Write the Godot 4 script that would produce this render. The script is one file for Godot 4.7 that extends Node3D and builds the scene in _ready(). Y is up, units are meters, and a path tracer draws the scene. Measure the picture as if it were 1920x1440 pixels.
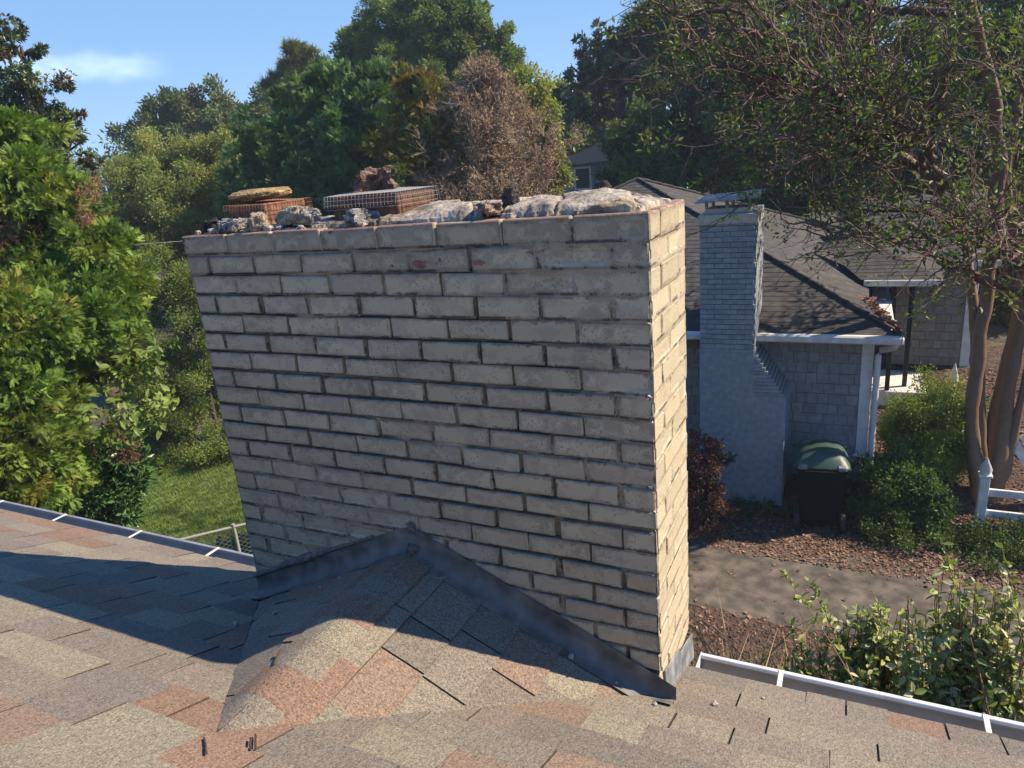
extends Node3D
# A painted brick chimney on a shingle roof, seen from the roof; the neighbour's grey house and trees behind.
# x runs along the chimney's front, z towards the viewer, y up; the chimney's top front left corner is the origin.

const G := -5.0            # ground level below the chimney top
const W := 1.626           # chimney width, eight bricks
const D := 0.41            # chimney depth, two bricks
const C := 0.0674          # one course
const BX := 0.20325        # one brick and its joint
const PITCH := 0.418       # roof rise over run
const RY := -1.434         # roof height at the chimney's front
const AX := 0.79           # cricket ridge
const AY := -1.075
const CS := 0.45           # cricket slope
const EAVE := -0.30
const SUN := Vector3(1.0, 1.0, -0.487)

var rng := RandomNumberGenerator.new()
var fbm := FastNoiseLite.new()
var taken := {}
var M := {}
var leafmesh := {}
var tex := {}


class MB:
	var v := PackedVector3Array()
	var n := PackedVector3Array()
	var c := PackedColorArray()
	var t := PackedVector2Array()
	var i := PackedInt32Array()
	var col := Color(1, 1, 1)

	func vert(p: Vector3, nn: Vector3, uv := Vector2.ZERO) -> int:
		v.append(p); n.append(nn); c.append(col); t.append(uv)
		return v.size() - 1

	func face(a: int, b: int, d: int) -> void:   # counter-clockwise from outside
		i.append(a); i.append(d); i.append(b)

	func tri(a: Vector3, b: Vector3, d: Vector3) -> void:
		var nn := (b - a).cross(d - a).normalized()
		face(vert(a, nn), vert(b, nn), vert(d, nn))

	func quad(a: Vector3, b: Vector3, d: Vector3, e: Vector3) -> void:
		var nn := (d - a).cross(e - b).normalized()
		var k := vert(a, nn)
		vert(b, nn); vert(d, nn); vert(e, nn)
		face(k, k + 1, k + 2); face(k, k + 2, k + 3)

	func quado(a: Vector3, b: Vector3, d: Vector3, e: Vector3, ctr: Vector3) -> void:
		if (d - a).cross(e - b).dot((a + b + d + e) * 0.25 - ctr) >= 0.0: quad(a, b, d, e)
		else: quad(e, d, b, a)

	func trio(a: Vector3, b: Vector3, d: Vector3, ctr: Vector3) -> void:
		if (b - a).cross(d - a).dot((a + b + d) / 3.0 - ctr) >= 0.0: tri(a, b, d)
		else: tri(d, b, a)

	func hexa(p: Array) -> void:   # eight corners: 0-3 bottom ring, 4-7 top ring
		var ctr := Vector3.ZERO
		for q: Vector3 in p: ctr += q / 8.0
		for f: Array in [[0, 1, 2, 3], [4, 5, 6, 7], [0, 1, 5, 4], [1, 2, 6, 5], [2, 3, 7, 6], [3, 0, 4, 7]]:
			quado(p[f[0]], p[f[1]], p[f[2]], p[f[3]], ctr)

	func plain(lo: Vector3, hi: Vector3) -> void:
		hexa([Vector3(lo.x, lo.y, lo.z), Vector3(hi.x, lo.y, lo.z), Vector3(hi.x, lo.y, hi.z), Vector3(lo.x, lo.y, hi.z), Vector3(lo.x, hi.y, lo.z), Vector3(hi.x, hi.y, lo.z), Vector3(hi.x, hi.y, hi.z), Vector3(lo.x, hi.y, hi.z)])

	func box(lo: Vector3, hi: Vector3, b: float, xf := Transform3D(), jit := 0.0, r: RandomNumberGenerator = null) -> void:
		var ctr := (lo + hi) * 0.5
		var h := (hi - lo) * 0.5
		b = minf(b, minf(h.x, minf(h.y, h.z)) * 0.6)
		var P := []
		for sx: int in [-1, 1]:
			for sy: int in [-1, 1]:
				for sz: int in [-1, 1]:
					var j := Vector3.ZERO
					if jit > 0.0: j = Vector3(r.randf_range(-jit, jit), r.randf_range(-jit, jit), r.randf_range(-jit, jit))
					P.append([xf * (ctr + j + Vector3(sx * h.x, sy * (h.y - b), sz * (h.z - b))), xf * (ctr + j + Vector3(sx * (h.x - b), sy * h.y, sz * (h.z - b))), xf * (ctr + j + Vector3(sx * (h.x - b), sy * (h.y - b), sz * h.z))])
		var m := xf * ctr
		var X := func(sx: int, sy: int, sz: int, k: int) -> Vector3: return P[sx * 4 + sy * 2 + sz][k]
		for s in 2:
			quado(P[s * 4][0], P[s * 4 + 1][0], P[s * 4 + 3][0], P[s * 4 + 2][0], m)
			quado(P[s * 2][1], P[s * 2 + 1][1], P[4 + s * 2 + 1][1], P[4 + s * 2][1], m)
			quado(P[s][2], P[4 + s][2], P[4 + 2 + s][2], P[2 + s][2], m)
		for a in 2:
			for d in 2:
				quado(P[a * 4 + d * 2][0], P[a * 4 + d * 2 + 1][0], P[a * 4 + d * 2 + 1][1], P[a * 4 + d * 2][1], m)
				quado(P[a * 4 + d][0], P[a * 4 + 2 + d][0], P[a * 4 + 2 + d][2], P[a * 4 + d][2], m)
				quado(P[a * 2 + d][1], P[4 + a * 2 + d][1], P[4 + a * 2 + d][2], P[a * 2 + d][2], m)
		for k in 8: trio(P[k][0], P[k][1], P[k][2], m)

	func tube(pts: PackedVector3Array, rad: PackedFloat32Array, sides := 6, cap := true) -> void:
		var m := pts.size()
		if m < 2: return
		var first := v.size()
		var up := Vector3(0.13, 0.95, 0.27)
		for k in m:
			var d := (pts[mini(k + 1, m - 1)] - pts[maxi(k - 1, 0)]).normalized()
			var a := d.cross(up)
			if a.length() < 0.05: a = d.cross(Vector3(1, 0.1, 0))
			a = a.normalized()
			var b := d.cross(a)
			up = b.cross(d) if false else up
			for s in sides:
				var g := TAU * s / sides
				var o := a * cos(g) + b * sin(g)
				vert(pts[k] + o * rad[k], o, Vector2(float(s) / sides, k))
		for k in m - 1:
			for s in sides:
				var s2 := (s + 1) % sides
				var p := first + k * sides + s
				var q := first + k * sides + s2
				face(p, q, q + sides); face(p, q + sides, p + sides)
		if cap:
			for e: int in [0, m - 1]:
				var d := (pts[1] - pts[0]).normalized() * -1.0 if e == 0 else (pts[m - 1] - pts[m - 2]).normalized()
				var ctr := vert(pts[e], d)
				for s in sides:
					var p := vert(v[first + e * sides + s], d)
					var q := vert(v[first + e * sides + (s + 1) % sides], d)
					if e == 0: face(ctr, q, p)
					else: face(ctr, p, q)

	func bar(a: Vector3, b: Vector3, r: float, sides := 4) -> void:
		tube(PackedVector3Array([a, b]), PackedFloat32Array([r, r]), sides)

	func grid(nx: int, ny: int, P: PackedVector3Array, U: PackedVector2Array, K := PackedColorArray()) -> void:   # (nx+1)*(ny+1) points; outside where x cross y points
		var first := v.size()
		var w := nx + 1
		for b in ny + 1:
			for a in w:
				var dx := P[b * w + mini(a + 1, nx)] - P[b * w + maxi(a - 1, 0)]
				var dy := P[mini(b + 1, ny) * w + a] - P[maxi(b - 1, 0) * w + a]
				if K.size(): col = K[b * w + a]
				vert(P[b * w + a], dx.cross(dy).normalized(), U[b * w + a] if U.size() else Vector2.ZERO)
		for b in ny:
			for a in nx:
				var k := first + b * w + a
				face(k, k + 1, k + 1 + w); face(k, k + 1 + w, k + w)

	func sweep(prof: PackedVector2Array, x0: float, x1: float) -> void:   # profile of (z, y) drawn along x, flat faces, both sides kept by thickness of the profile
		for k in prof.size() - 1:
			var a := prof[k]
			var b := prof[k + 1]
			quad(Vector3(x0, a.y, a.x), Vector3(x1, a.y, a.x), Vector3(x1, b.y, b.x), Vector3(x0, b.y, b.x))

	func mesh() -> ArrayMesh:
		var arr := []
		arr.resize(Mesh.ARRAY_MAX)
		arr[Mesh.ARRAY_VERTEX] = v; arr[Mesh.ARRAY_NORMAL] = n; arr[Mesh.ARRAY_COLOR] = c; arr[Mesh.ARRAY_TEX_UV] = t; arr[Mesh.ARRAY_INDEX] = i
		var m := ArrayMesh.new()
		m.add_surface_from_arrays(Mesh.PRIMITIVE_TRIANGLES, arr)
		return m


# ---------- naming ----------
func numbered(called: String) -> String:
	if not taken.has(called):
		taken[called] = 0
		return called
	taken[called] += 1
	return "%s_%03d" % [called, taken[called]]

func thing(called: String, label: String, category: String, at := Vector3.ZERO, group := "") -> Node3D:
	var o := Node3D.new()
	o.name = numbered(called)
	add_child(o, true)
	o.position = at
	o.set_meta("label", label)
	o.set_meta("category", category)
	if group: o.set_meta("group", group)
	return o

func part(parent: Node3D, called: String, mesh: Mesh, m: Material, kind := "", label := "") -> MeshInstance3D:
	var o := MeshInstance3D.new()
	o.name = called
	o.mesh = mesh
	o.material_override = m
	parent.add_child(o, true)
	o.global_position = Vector3.ZERO     # meshes are made at their place in the scene
	if kind: o.set_meta("kind", kind)
	if label: o.set_meta("label", label)
	return o

func whole(called: String, mesh: Mesh, m: Material, label: String, category: String, group := "", kind := "") -> MeshInstance3D:
	var o := MeshInstance3D.new()
	o.name = numbered(called)
	# the thing's own origin is at its base
	o.mesh = mesh
	o.material_override = m
	add_child(o, true)
	if label: o.set_meta("label", label)
	if category: o.set_meta("category", category)
	if group: o.set_meta("group", group)
	if kind: o.set_meta("kind", kind)
	return o

func scatter(parent: Node3D, called: String, mesh: Mesh, m: Material, buf: PackedFloat32Array, kind := "stuff") -> MultiMeshInstance3D:
	var mm := MultiMesh.new()
	mm.transform_format = MultiMesh.TRANSFORM_3D
	mm.use_colors = true
	mm.mesh = mesh
	mm.instance_count = buf.size() / 16
	mm.buffer = buf
	var o := MultiMeshInstance3D.new()
	o.name = called
	o.multimesh = mm
	o.material_override = m
	parent.add_child(o, true)
	o.global_position = Vector3.ZERO
	o.set_meta("kind", kind)
	return o

func put(buf: PackedFloat32Array, b: Basis, p: Vector3, k: Color) -> void:
	buf.append_array(PackedFloat32Array([b.x.x, b.y.x, b.z.x, p.x, b.x.y, b.y.y, b.z.y, p.y, b.x.z, b.y.z, b.z.z, p.z, k.r, k.g, k.b, 1.0]))


# ---------- textures and materials ----------
func noise_image(w: int, h: int, freq: float, oct: int, sd: int, type := FastNoiseLite.TYPE_SIMPLEX_SMOOTH) -> PackedByteArray:
	var f := FastNoiseLite.new()
	f.seed = sd
	f.noise_type = type
	f.frequency = freq
	f.fractal_type = FastNoiseLite.FRACTAL_FBM if oct > 1 else FastNoiseLite.FRACTAL_NONE
	f.fractal_octaves = oct
	var im := f.get_seamless_image(w, h)
	im.convert(Image.FORMAT_L8)
	return im.get_data()

func grey_texture(w: int, data: PackedByteArray, lo: float, hi: float) -> ImageTexture:
	var out := PackedByteArray()
	out.resize(data.size())
	for k in data.size(): out[k] = int(255.0 * lerpf(lo, hi, data[k] / 255.0))
	return ImageTexture.create_from_image(Image.create_from_data(w, data.size() / w, false, Image.FORMAT_L8, out))

func make_textures() -> void:
	var a := noise_image(256, 256, 0.02, 5, 3)
	tex.mottle = grey_texture(256, a, 0.5, 1.0)
	tex.soft = grey_texture(256, a, 0.82, 1.0)
	tex.relief = grey_texture(256, noise_image(256, 256, 0.05, 4, 8), 0.0, 1.0)
	# roof granules: every grain its own tone, a little colour
	var g := PackedByteArray()
	g.resize(512 * 512 * 3)
	var hgt := PackedByteArray()
	hgt.resize(512 * 512)
	for k in 512 * 512:
		var x := rng.randf()
		var t := 0.76 + 0.12 * rng.randfn()
		if x < 0.15: t -= 0.25
		elif x > 0.85: t += 0.22
		t = clampf(t, 0.3, 1.0)
		var w := rng.randfn() * 0.025
		g[k * 3] = int(255 * clampf(t + w, 0, 1)); g[k * 3 + 1] = int(255 * t); g[k * 3 + 2] = int(255 * clampf(t - w, 0, 1))
		hgt[k] = int(255 * clampf(x * 0.6 + t * 0.4, 0, 1))
	tex.granule = ImageTexture.create_from_image(Image.create_from_data(512, 512, false, Image.FORMAT_RGB8, g))
	tex.granule_h = ImageTexture.create_from_image(Image.create_from_data(512, 512, false, Image.FORMAT_L8, hgt))
	var bark := noise_image(256, 256, 0.03, 4, 21)
	var st := PackedByteArray()
	st.resize(256 * 256)
	for y in 256:
		for x in 256: st[y * 256 + x] = bark[((y / 4) % 256) * 256 + (x * 2) % 256]
	tex.bark = grey_texture(256, st, 0.45, 1.0)

func mat(called: String, k: Color, rough := 0.85, t: Texture2D = null, scale := 1.0, bump: Texture2D = null, cm := 0.0) -> StandardMaterial3D:
	var m := StandardMaterial3D.new()
	m.resource_name = called
	m.albedo_color = k.linear_to_srgb()
	m.roughness = rough
	m.vertex_color_use_as_albedo = true
	m.cull_mode = BaseMaterial3D.CULL_DISABLED
	if t:
		m.albedo_texture = t
	if bump:
		m.heightmap_enabled = true
		m.heightmap_texture = bump
		m.heightmap_scale = cm
	if t or bump:
		m.uv1_triplanar = true
		m.uv1_world_triplanar = true
		m.uv1_scale = Vector3.ONE * scale
	M[called] = m
	return m

func leaf_mat(called: String, rough := 0.5, back := 0.5) -> void:
	var m := mat(called, Color(1, 1, 1), rough)
	m.backlight_enabled = true
	m.backlight = Color(back, back, back * 0.55)
	m.metallic_specular = 0.4

func materials() -> void:
	mat("granule", Color(1, 1, 1), 0.95, tex.granule, 0.85, tex.granule_h, 0.15)
	mat("far_roof", Color(1, 1, 1), 0.95, tex.mottle, 0.8)
	mat("flashing", Color(0.225, 0.215, 0.20), 0.7, tex.mottle, 1.7)
	mat("flashing_grey", Color(0.34, 0.37, 0.40), 0.5, tex.mottle, 2.0)
	mat("sealant", Color(0.22, 0.21, 0.20), 0.8, tex.mottle, 6.0, tex.relief, 0.4)
	mat("gutter", Color(0.62, 0.64, 0.67), 0.42, tex.soft, 1.3)
	mat("white_paint", Color(0.72, 0.71, 0.68), 0.5, tex.soft, 0.9)
	mat("terracotta", Color(0.34, 0.17, 0.11), 0.9, tex.mottle, 5.0, tex.relief, 0.15)
	mat("crown", Color(0.60, 0.525, 0.43), 0.95, tex.mottle, 5.0, tex.relief, 0.35)
	mat("rock", Color(1, 1, 1), 0.95, tex.mottle, 9.0, tex.relief, 0.7)
	mat("wire", Color(0.27, 0.27, 0.265), 0.5)
	mat("rust_wire", Color(0.22, 0.11, 0.06), 0.8)
	mat("bark", Color(1, 1, 1), 0.85, tex.bark, 2.0)
	mat("smooth_bark", Color(1, 1, 1), 0.6, tex.soft, 2.0)
	mat("twig", Color(1, 1, 1), 0.85)
	mat("ground", Color(0.10, 0.085, 0.05), 1.0, tex.mottle, 0.35, tex.relief, 3.0)
	mat("mulch", Color(0.13, 0.075, 0.05), 1.0, tex.mottle, 1.2, tex.relief, 4.0)
	mat("lawn", Color(0.13, 0.19, 0.035), 1.0, tex.mottle, 0.7, tex.relief, 3.0)
	mat("asphalt", Color(0.16, 0.135, 0.105), 0.95, tex.mottle, 0.6, tex.relief, 0.5)
	mat("grey_wall", Color(0.25, 0.255, 0.26), 0.8, tex.soft, 0.7)
	mat("grey_siding", Color(1, 1, 1), 0.8, tex.mottle, 1.5)
	mat("grey_brick", Color(1, 1, 1), 0.75, tex.mottle, 1.1)
	mat("dark", Color(0.012, 0.012, 0.014), 0.7)
	mat("cream_paint", Color(0.56, 0.50, 0.39), 0.7, tex.soft, 2.0)
	mat("metal_cap", Color(0.42, 0.47, 0.52), 0.35, tex.mottle, 1.2).metallic = 0.7
	mat("bin_lid", Color(0.026, 0.058, 0.042), 0.5)
	mat("bin_body", Color(0.007, 0.010, 0.009), 0.75).metallic_specular = 0.2
	mat("wood", Color(0.10, 0.075, 0.05), 0.9, tex.bark, 3.0)
	mat("blue_wall", Color(0.13, 0.22, 0.27), 0.85)
	mat("pane", Color(0.03, 0.04, 0.05), 0.1)
	mat("plain", Color(1, 1, 1), 0.8)
	leaf_mat("leaf", 0.5, 0.9)
	leaf_mat("shiny_leaf", 0.32, 0.4)
	leaf_mat("silver_leaf", 0.6, 0.7)
	leaf_mat("needle", 0.6, 0.8)
	M.dry = mat("dry", Color(1, 1, 1), 0.9)

func wall_joint(x: float, k: int, side: bool) -> float:   # distance to the nearest upright joint of course k
	if side: return minf(fposmod(x / BX + (0.5 if k % 2 == 0 else 0.0), 1.0), 1.0 - fposmod(x / BX + (0.5 if k % 2 == 0 else 0.0), 1.0)) * BX
	var f := fposmod(x / BX + (0.0 if k % 2 == 0 else 0.5), 1.0)
	return minf(f, 1.0 - f) * BX

func chimney_texture() -> void:
	# paint, grime, bare patches, shade painted on the front and under bricks: 2.5 mm a pixel; 0-1.66 m the front, 1.66-2.08 m the side, then unpainted brick
	var w := 880
	var h := 620
	var n1 := noise_image(w, h, 0.012, 4, 11)
	var n2 := noise_image(w, h, 0.05, 3, 12)
	var n3 := noise_image(w, h, 0.22, 2, 13)
	var out := PackedByteArray()
	out.resize(w * h * 3)
	var paint := Color(0.49, 0.437, 0.312)
	var grime := Color(0.19, 0.162, 0.122)
	var joint := Color(0.215, 0.182, 0.13)
	var patches := [Vector4(0.93, 0.66, 0.10, 0.05), Vector4(1.08, 0.66, 0.09, 0.06), Vector4(1.30, 1.16, 0.12, 0.05), Vector4(0.60, 0.13, 0.13, 0.06), Vector4(0.55, 0.005, 0.06, 0.05), Vector4(0.40, 0.10, 0.2, 0.05), Vector4(1.22, 0.70, 0.3, 0.05)]
	var bare := [Vector4(0.885, 0.098, 0.12, 0.022), Vector4(1.12, 0.10, 0.05, 0.018), Vector4(1.30, 0.075, 0.05, 0.02)]
	for py in h:
		var y := py * 0.0025
		var ky := int(y / C)
		var fy := y - ky * C
		var dy := minf(fy, C - fy)
		var high := clampf(1.0 - y / 0.22, 0.0, 1.0)
		for px in w:
			var k := py * w + px
			var a := n1[k] / 255.0
			var b := n2[k] / 255.0
			var e := n3[k] / 255.0
			var x := px * 0.0025
			var c: Color
			if x > 2.085:
				c = (Color(0.25, 0.13, 0.098) * (0.7 + 0.6 * b)).lerp(Color(0.36, 0.31, 0.25), smoothstep(0.5, 0.62, b * 0.6 + e * 0.4))
			else:
				var side := x > 1.65
				var xx := x - 1.66 if side else x
				var wob := (b - 0.5) * 0.017 + (e - 0.5) * 0.008 + (a - 0.5) * 0.008
				var d := minf(dy, wall_joint(xx + (b - 0.5) * 0.006, ky, side)) + wob
				c = paint * ((0.93 if side else 0.89) + 0.16 * (a - 0.5) + 0.10 * (e - 0.5))  # front base tone set below the side's to paint in its shade
				var s := 0.5 if side else 1.0
				var g := smoothstep(0.024, 0.005, d) * smoothstep(0.38, 0.70, a + 0.30 * high + 0.3 * (b - 0.5)) * 0.8
				g = maxf(g, smoothstep(0.57, 0.76, a * 0.55 + b * 0.45 + 0.16 * high) * 0.6)
				if e > 0.70 and a + 0.2 * high > 0.47: g = maxf(g, 0.85)
				if absf(b - 0.5) < 0.012 and a > 0.56 and e > 0.4: g = maxf(g, 0.6)
				c = c.lerp(grime * (0.7 + 0.6 * e), clampf(g * s, 0.0, 0.9))
				var j := smoothstep(0.0085, 0.0045, d)
				c = c.lerp(joint * (0.45 + 0.6 * b + 0.6 * e), j * (0.55 if side else 0.85))
				var gap_shade := absf(fy - C + 0.0042 + (b - 0.5) * 0.004) if fy > C / 2 else 1.0  # gap dirt and painted shade along each brick's lower edge
				if gap_shade < 0.0040 + 0.003 * (e - 0.5) and n1[py * w + (px + 300) % w] / 255.0 + 0.35 * (e - 0.5) > (0.45 if not side else 0.57): c = c * 0.25
				if d < 0.0026 and dy > 0.007 and n1[((py + 200) % h) * w + px] / 255.0 + 0.3 * (e - 0.5) > 0.55: c = c * 0.3
				if not side:
					var pp := n1[((py * 2 + 90) % h) * w + (px * 2) % w] / 255.0
					c = c.lerp(Color(0.33, 0.275, 0.215), 0.5 * smoothstep(0.60, 0.66, pp))
					for q: Vector4 in patches:
						if xx > q.x and xx < q.x + q.z and y > q.y and y < q.y + q.w: c = c.lerp(Color(0.36, 0.30, 0.24), 0.55 * smoothstep(0.35, 0.5, b + a * 0.3))
					for q: Vector4 in bare:
						if Vector2((xx - q.x - q.z / 2) / q.z, (y - q.y - q.w / 2) / q.w).length() + (b - 0.5) * 1.1 + (e - 0.5) * 0.5 < 0.42: c = Color(0.24, 0.115, 0.085) * (0.6 + 0.8 * b)
			out[k * 3] = int(255.0 * pow(clampf(c.r, 0, 1), 0.4545)); out[k * 3 + 1] = int(255.0 * pow(clampf(c.g, 0, 1), 0.4545)); out[k * 3 + 2] = int(255.0 * pow(clampf(c.b, 0, 1), 0.4545))
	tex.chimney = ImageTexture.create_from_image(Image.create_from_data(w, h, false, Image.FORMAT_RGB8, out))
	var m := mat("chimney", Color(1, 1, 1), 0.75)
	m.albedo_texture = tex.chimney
	m.heightmap_enabled = true
	m.heightmap_texture = grey_texture(w, n3, 0.0, 1.0)
	m.heightmap_scale = 0.10

func cuv(p: Vector3, nn: Vector3) -> Vector2:
	if nn.y > 0.7 and p.y > -0.01: return Vector2((2.10 + fposmod(p.x, 0.09)) / 2.2, fposmod(p.z, 0.5))
	if nn.x > 0.5: return Vector2((1.66 - p.z) / 2.2, -p.y / 1.55)
	if nn.x < -0.5: return Vector2((1.66 - p.z) / 2.2, -p.y / 1.55)
	return Vector2(clampf(p.x, 0.0, 1.64) / 2.2, -p.y / 1.55)


# ---------- the chimney ----------
func chimney() -> void:
	var ch := thing("brick_chimney", "wide cream painted brick chimney with weathered joints and broken crown on shingle roof", "chimney", Vector3(W / 2, RY, -D / 2))
	var core := MB.new()
	core.plain(Vector3(0.03, G, -D + 0.03), Vector3(W - 0.03, -0.01, -0.03))
	part(ch, "core", core.mesh(), M.grey_wall)
	var courses := 22
	var back := MB.new()
	for k in courses:
		var y1 := -k * C - (0.0 if k == 0 else 0.005)
		var y0 := -(k + 1) * C + 0.005
		var spans := []    # x0, x1, z0, z1
		var g := 0.005
		if k % 2 == 0:
			for b in 8: spans.append([b * BX + (g if b else 0.0), (b + 1) * BX - (g if b < 7 else 0.0), -0.1, 0.0])
			for x: float in [0.0, W - 0.1]: spans.append([x, x + 0.1, -D + 0.1 + g, -0.1 - g])
			for b in 8: spans.append([b * BX + g, (b + 1) * BX - g, -D, -D + 0.1])
		else:
			for b in 7: spans.append([(b + 0.5) * BX + g, (b + 1.5) * BX - g, -0.1, 0.0])
			for x: float in [0.0, W - 0.1]:
				spans.append([x, x + 0.1 - g, -D / 2 + g, 0.0])
				spans.append([x, x + 0.1 - g, -D, -D / 2 - g])
			for b in 7: spans.append([(b + 0.5) * BX + g, (b + 1.5) * BX - g, -D, -D + 0.1])
		for s: Array in spans:
			var xm: float = (s[0] + s[1]) / 2.0
			if y1 < AY - CS * absf(xm - AX) - 0.04 and s[3] > -0.05 and s[2] > -0.15 and k < courses - 2: continue
			var m := MB.new()
			var rear: bool = s[3] < -0.3 and s[0] > 0.01 and s[1] < W - 0.01
			if k % 2 == 0 and s[2] < -0.4: rear = s[1] < W - 0.01
			if rear: m = back
			var from := m.v.size()
			m.col = Color(1, rng.randf_range(0.97, 1.0), rng.randf_range(0.93, 1.0)) * rng.randf_range(0.82, 1.0)
			m.col.a = 1.0
			var sh := Vector3(rng.randf_range(-0.0015, 0.0015), rng.randf_range(-0.0015, 0.0015), rng.randf_range(-0.0022, 0.0022))
			var jl := rng.randf_range(-0.004, 0.004)
			var jr := rng.randf_range(-0.004, 0.004)
			y0 += rng.randf_range(-0.0025, 0.0015)
			var lo := Vector3(s[0] + (jl if s[0] > 0.01 else 0.0), y0, s[2]) + sh
			var hi := Vector3(s[1] + (jr if s[1] < W - 0.01 else 0.0), y1, s[3]) + sh
			m.box(lo, hi, 0.0035, Transform3D(), 0.0022, rng)
			for q in range(from, m.v.size()): m.t[q] = cuv(m.v[q], m.n[q])
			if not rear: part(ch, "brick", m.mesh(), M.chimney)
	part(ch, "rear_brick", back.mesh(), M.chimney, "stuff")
	# mortar between the bricks: recessed, smeared over some edges, fallen out of others
	var mo := MB.new()
	mortar_face(mo, 0)
	mortar_face(mo, 1)
	mortar_face(mo, 2)
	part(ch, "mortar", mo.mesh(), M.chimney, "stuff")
	var burr := MB.new()
	burr.col = Color(0.62, 0.55, 0.44)
	for k in range(4, 21):
		for q in 2:
			if rng.randf() < 0.55: continue
			var p := Vector3(W + rng.randf_range(-0.014, 0.0), -k * C + rng.randf_range(-0.006, 0.006), 0.0)
			var tip := p + Vector3(rng.randf_range(-0.012, 0.003), rng.randf_range(-0.004, 0.007), rng.randf_range(0.004, 0.010))
			var r := rng.randf_range(0.003, 0.006)
			burr.trio(p + Vector3(-r, 0, 0), p + Vector3(r * 0.4, -r, 0), tip, p - Vector3(0, 0, 0.01))
			burr.trio(p + Vector3(r * 0.4, -r, 0), p + Vector3(r * 0.4, r, -0.004), tip, p - Vector3(0, 0, 0.01))
			burr.trio(p + Vector3(r * 0.4, r, -0.004), p + Vector3(-r, 0, 0), tip, p - Vector3(0, 0, 0.01))
	part(ch, "mortar_burr", burr.mesh(), M.plain, "stuff")
	crown(ch)
	# flues
	for f: Array in [[0.13, 0.30, -0.30, -0.10, 0.085], [0.585, 0.834, -0.31, -0.10, 0.086]]:
		var m := MB.new()
		m.col = Color(1, 1, 1) if f[0] < 0.3 else Color(0.72, 0.66, 0.64)
		var t := 0.018
		m.box(Vector3(f[0], -0.3, f[3] - t), Vector3(f[1], f[4], f[3]), 0.004)
		m.box(Vector3(f[0], -0.3, f[2]), Vector3(f[1], f[4], f[2] + t), 0.004)
		m.box(Vector3(f[0], -0.3, f[2] + t + 0.0005), Vector3(f[0] + t, f[4], f[3] - t - 0.0005), 0.004)
		m.box(Vector3(f[1] - t, -0.3, f[2] + t + 0.0005), Vector3(f[1], f[4], f[3] - t - 0.0005), 0.004)
		part(ch, "flue_liner", m.mesh(), M.terracotta)
	# metal flashing where the cricket meets the bricks
	for s: int in [-1, 1]:
		var nx := 20
		var P := PackedVector3Array()
		var prof := [Vector2(0.006, 0.10), Vector2(0.007, 0.06), Vector2(0.011, 0.035), Vector2(0.024, 0.016), Vector2(0.042, 0.012), Vector2(0.062, 0.011)]
		for q in prof.size():
			for a in nx + 1:
				var u := float(a) / nx
				var x := AX + s * (u * (0.895 if s > 0 else 0.80) - 0.012)
				var y: float = AY - CS * absf(x - AX) + prof[q].y * (0.95 if q < 2 else 1.0)
				if q == 0: y += 0.006 * fbm.get_noise_2d(x * 90.0, 7.0 * s)
				if q >= 4 and u > 0.9: y = maxf(y, RY + PITCH * prof[q].x + 0.012)
				var z: float = prof[q].x + 0.006 * fbm.get_noise_2d(x * 40.0, q * 15.0 + s * 50)
				P.append(Vector3(x, y, maxf(z, 0.0045)))
		if s < 0:      # keep the outside outside
			var R := PackedVector3Array()
			for q in prof.size():
				for a in nx + 1: R.append(P[q * (nx + 1) + nx - a])
			P = R
		var Q := PackedVector3Array()
		for q in prof.size(): Q.append_array(P.slice((prof.size() - 1 - q) * (nx + 1), (prof.size() - q) * (nx + 1)))
		var m := MB.new()
		m.grid(nx, prof.size() - 1, Q, PackedVector2Array())
		part(ch, "flashing", m.mesh(), M.flashing)
	var sealer := MB.new()
	var pts := PackedVector3Array()
	var rad := PackedFloat32Array()
	for a in 40:
		var x := lerpf(0.0, 0.62, a / 39.0)
		pts.append(Vector3(x, AY - CS * absf(x - AX) + 0.10 + 0.012 * fbm.get_noise_2d(x * 120, 3), 0.004))
		rad.append(0.006 + 0.007 * absf(fbm.get_noise_2d(x * 160, 40)) + (0.012 if x < 0.32 else 0.0) * (0.6 + fbm.get_noise_2d(x * 90, 60)))
	sealer.tube(pts, rad, 6)
	part(ch, "sealant", sealer.mesh(), M.sealant)
	var blob := MB.new()
	rock_into(blob, Vector3(AX, AY + 0.085, 0.006), Vector3(0.016, 0.02, 0.005), 5, 0.3)
	blob.col = Color(1.6, 1.6, 1.6)
	rock_into(blob, Vector3(AX + 0.01, AY + 0.02, 0.03), Vector3(0.022, 0.012, 0.014), 6, 0.4)
	part(ch, "sealant_blob", blob.mesh(), M.sealant)
	for a in 2:
		var m := MB.new()
		var z0 := -0.03 - a * 0.19
		var z1 := z0 - 0.19
		m.hexa([Vector3(W + 0.003, RY + PITCH * z0 + 0.005, z0), Vector3(W + 0.012, RY + PITCH * z0 + 0.005, z0), Vector3(W + 0.012 + a * 0.001, RY + PITCH * z1 + 0.005, z1), Vector3(W + 0.003, RY + PITCH * z1 + 0.005, z1), Vector3(W + 0.003, RY + PITCH * z0 + 0.085, z0), Vector3(W + 0.007, RY + PITCH * z0 + 0.085, z0), Vector3(W + 0.007, RY + PITCH * z1 + 0.105, z1), Vector3(W + 0.003, RY + PITCH * z1 + 0.105, z1)])
		part(ch, "step_flashing", m.mesh(), M.flashing_grey)

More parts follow.
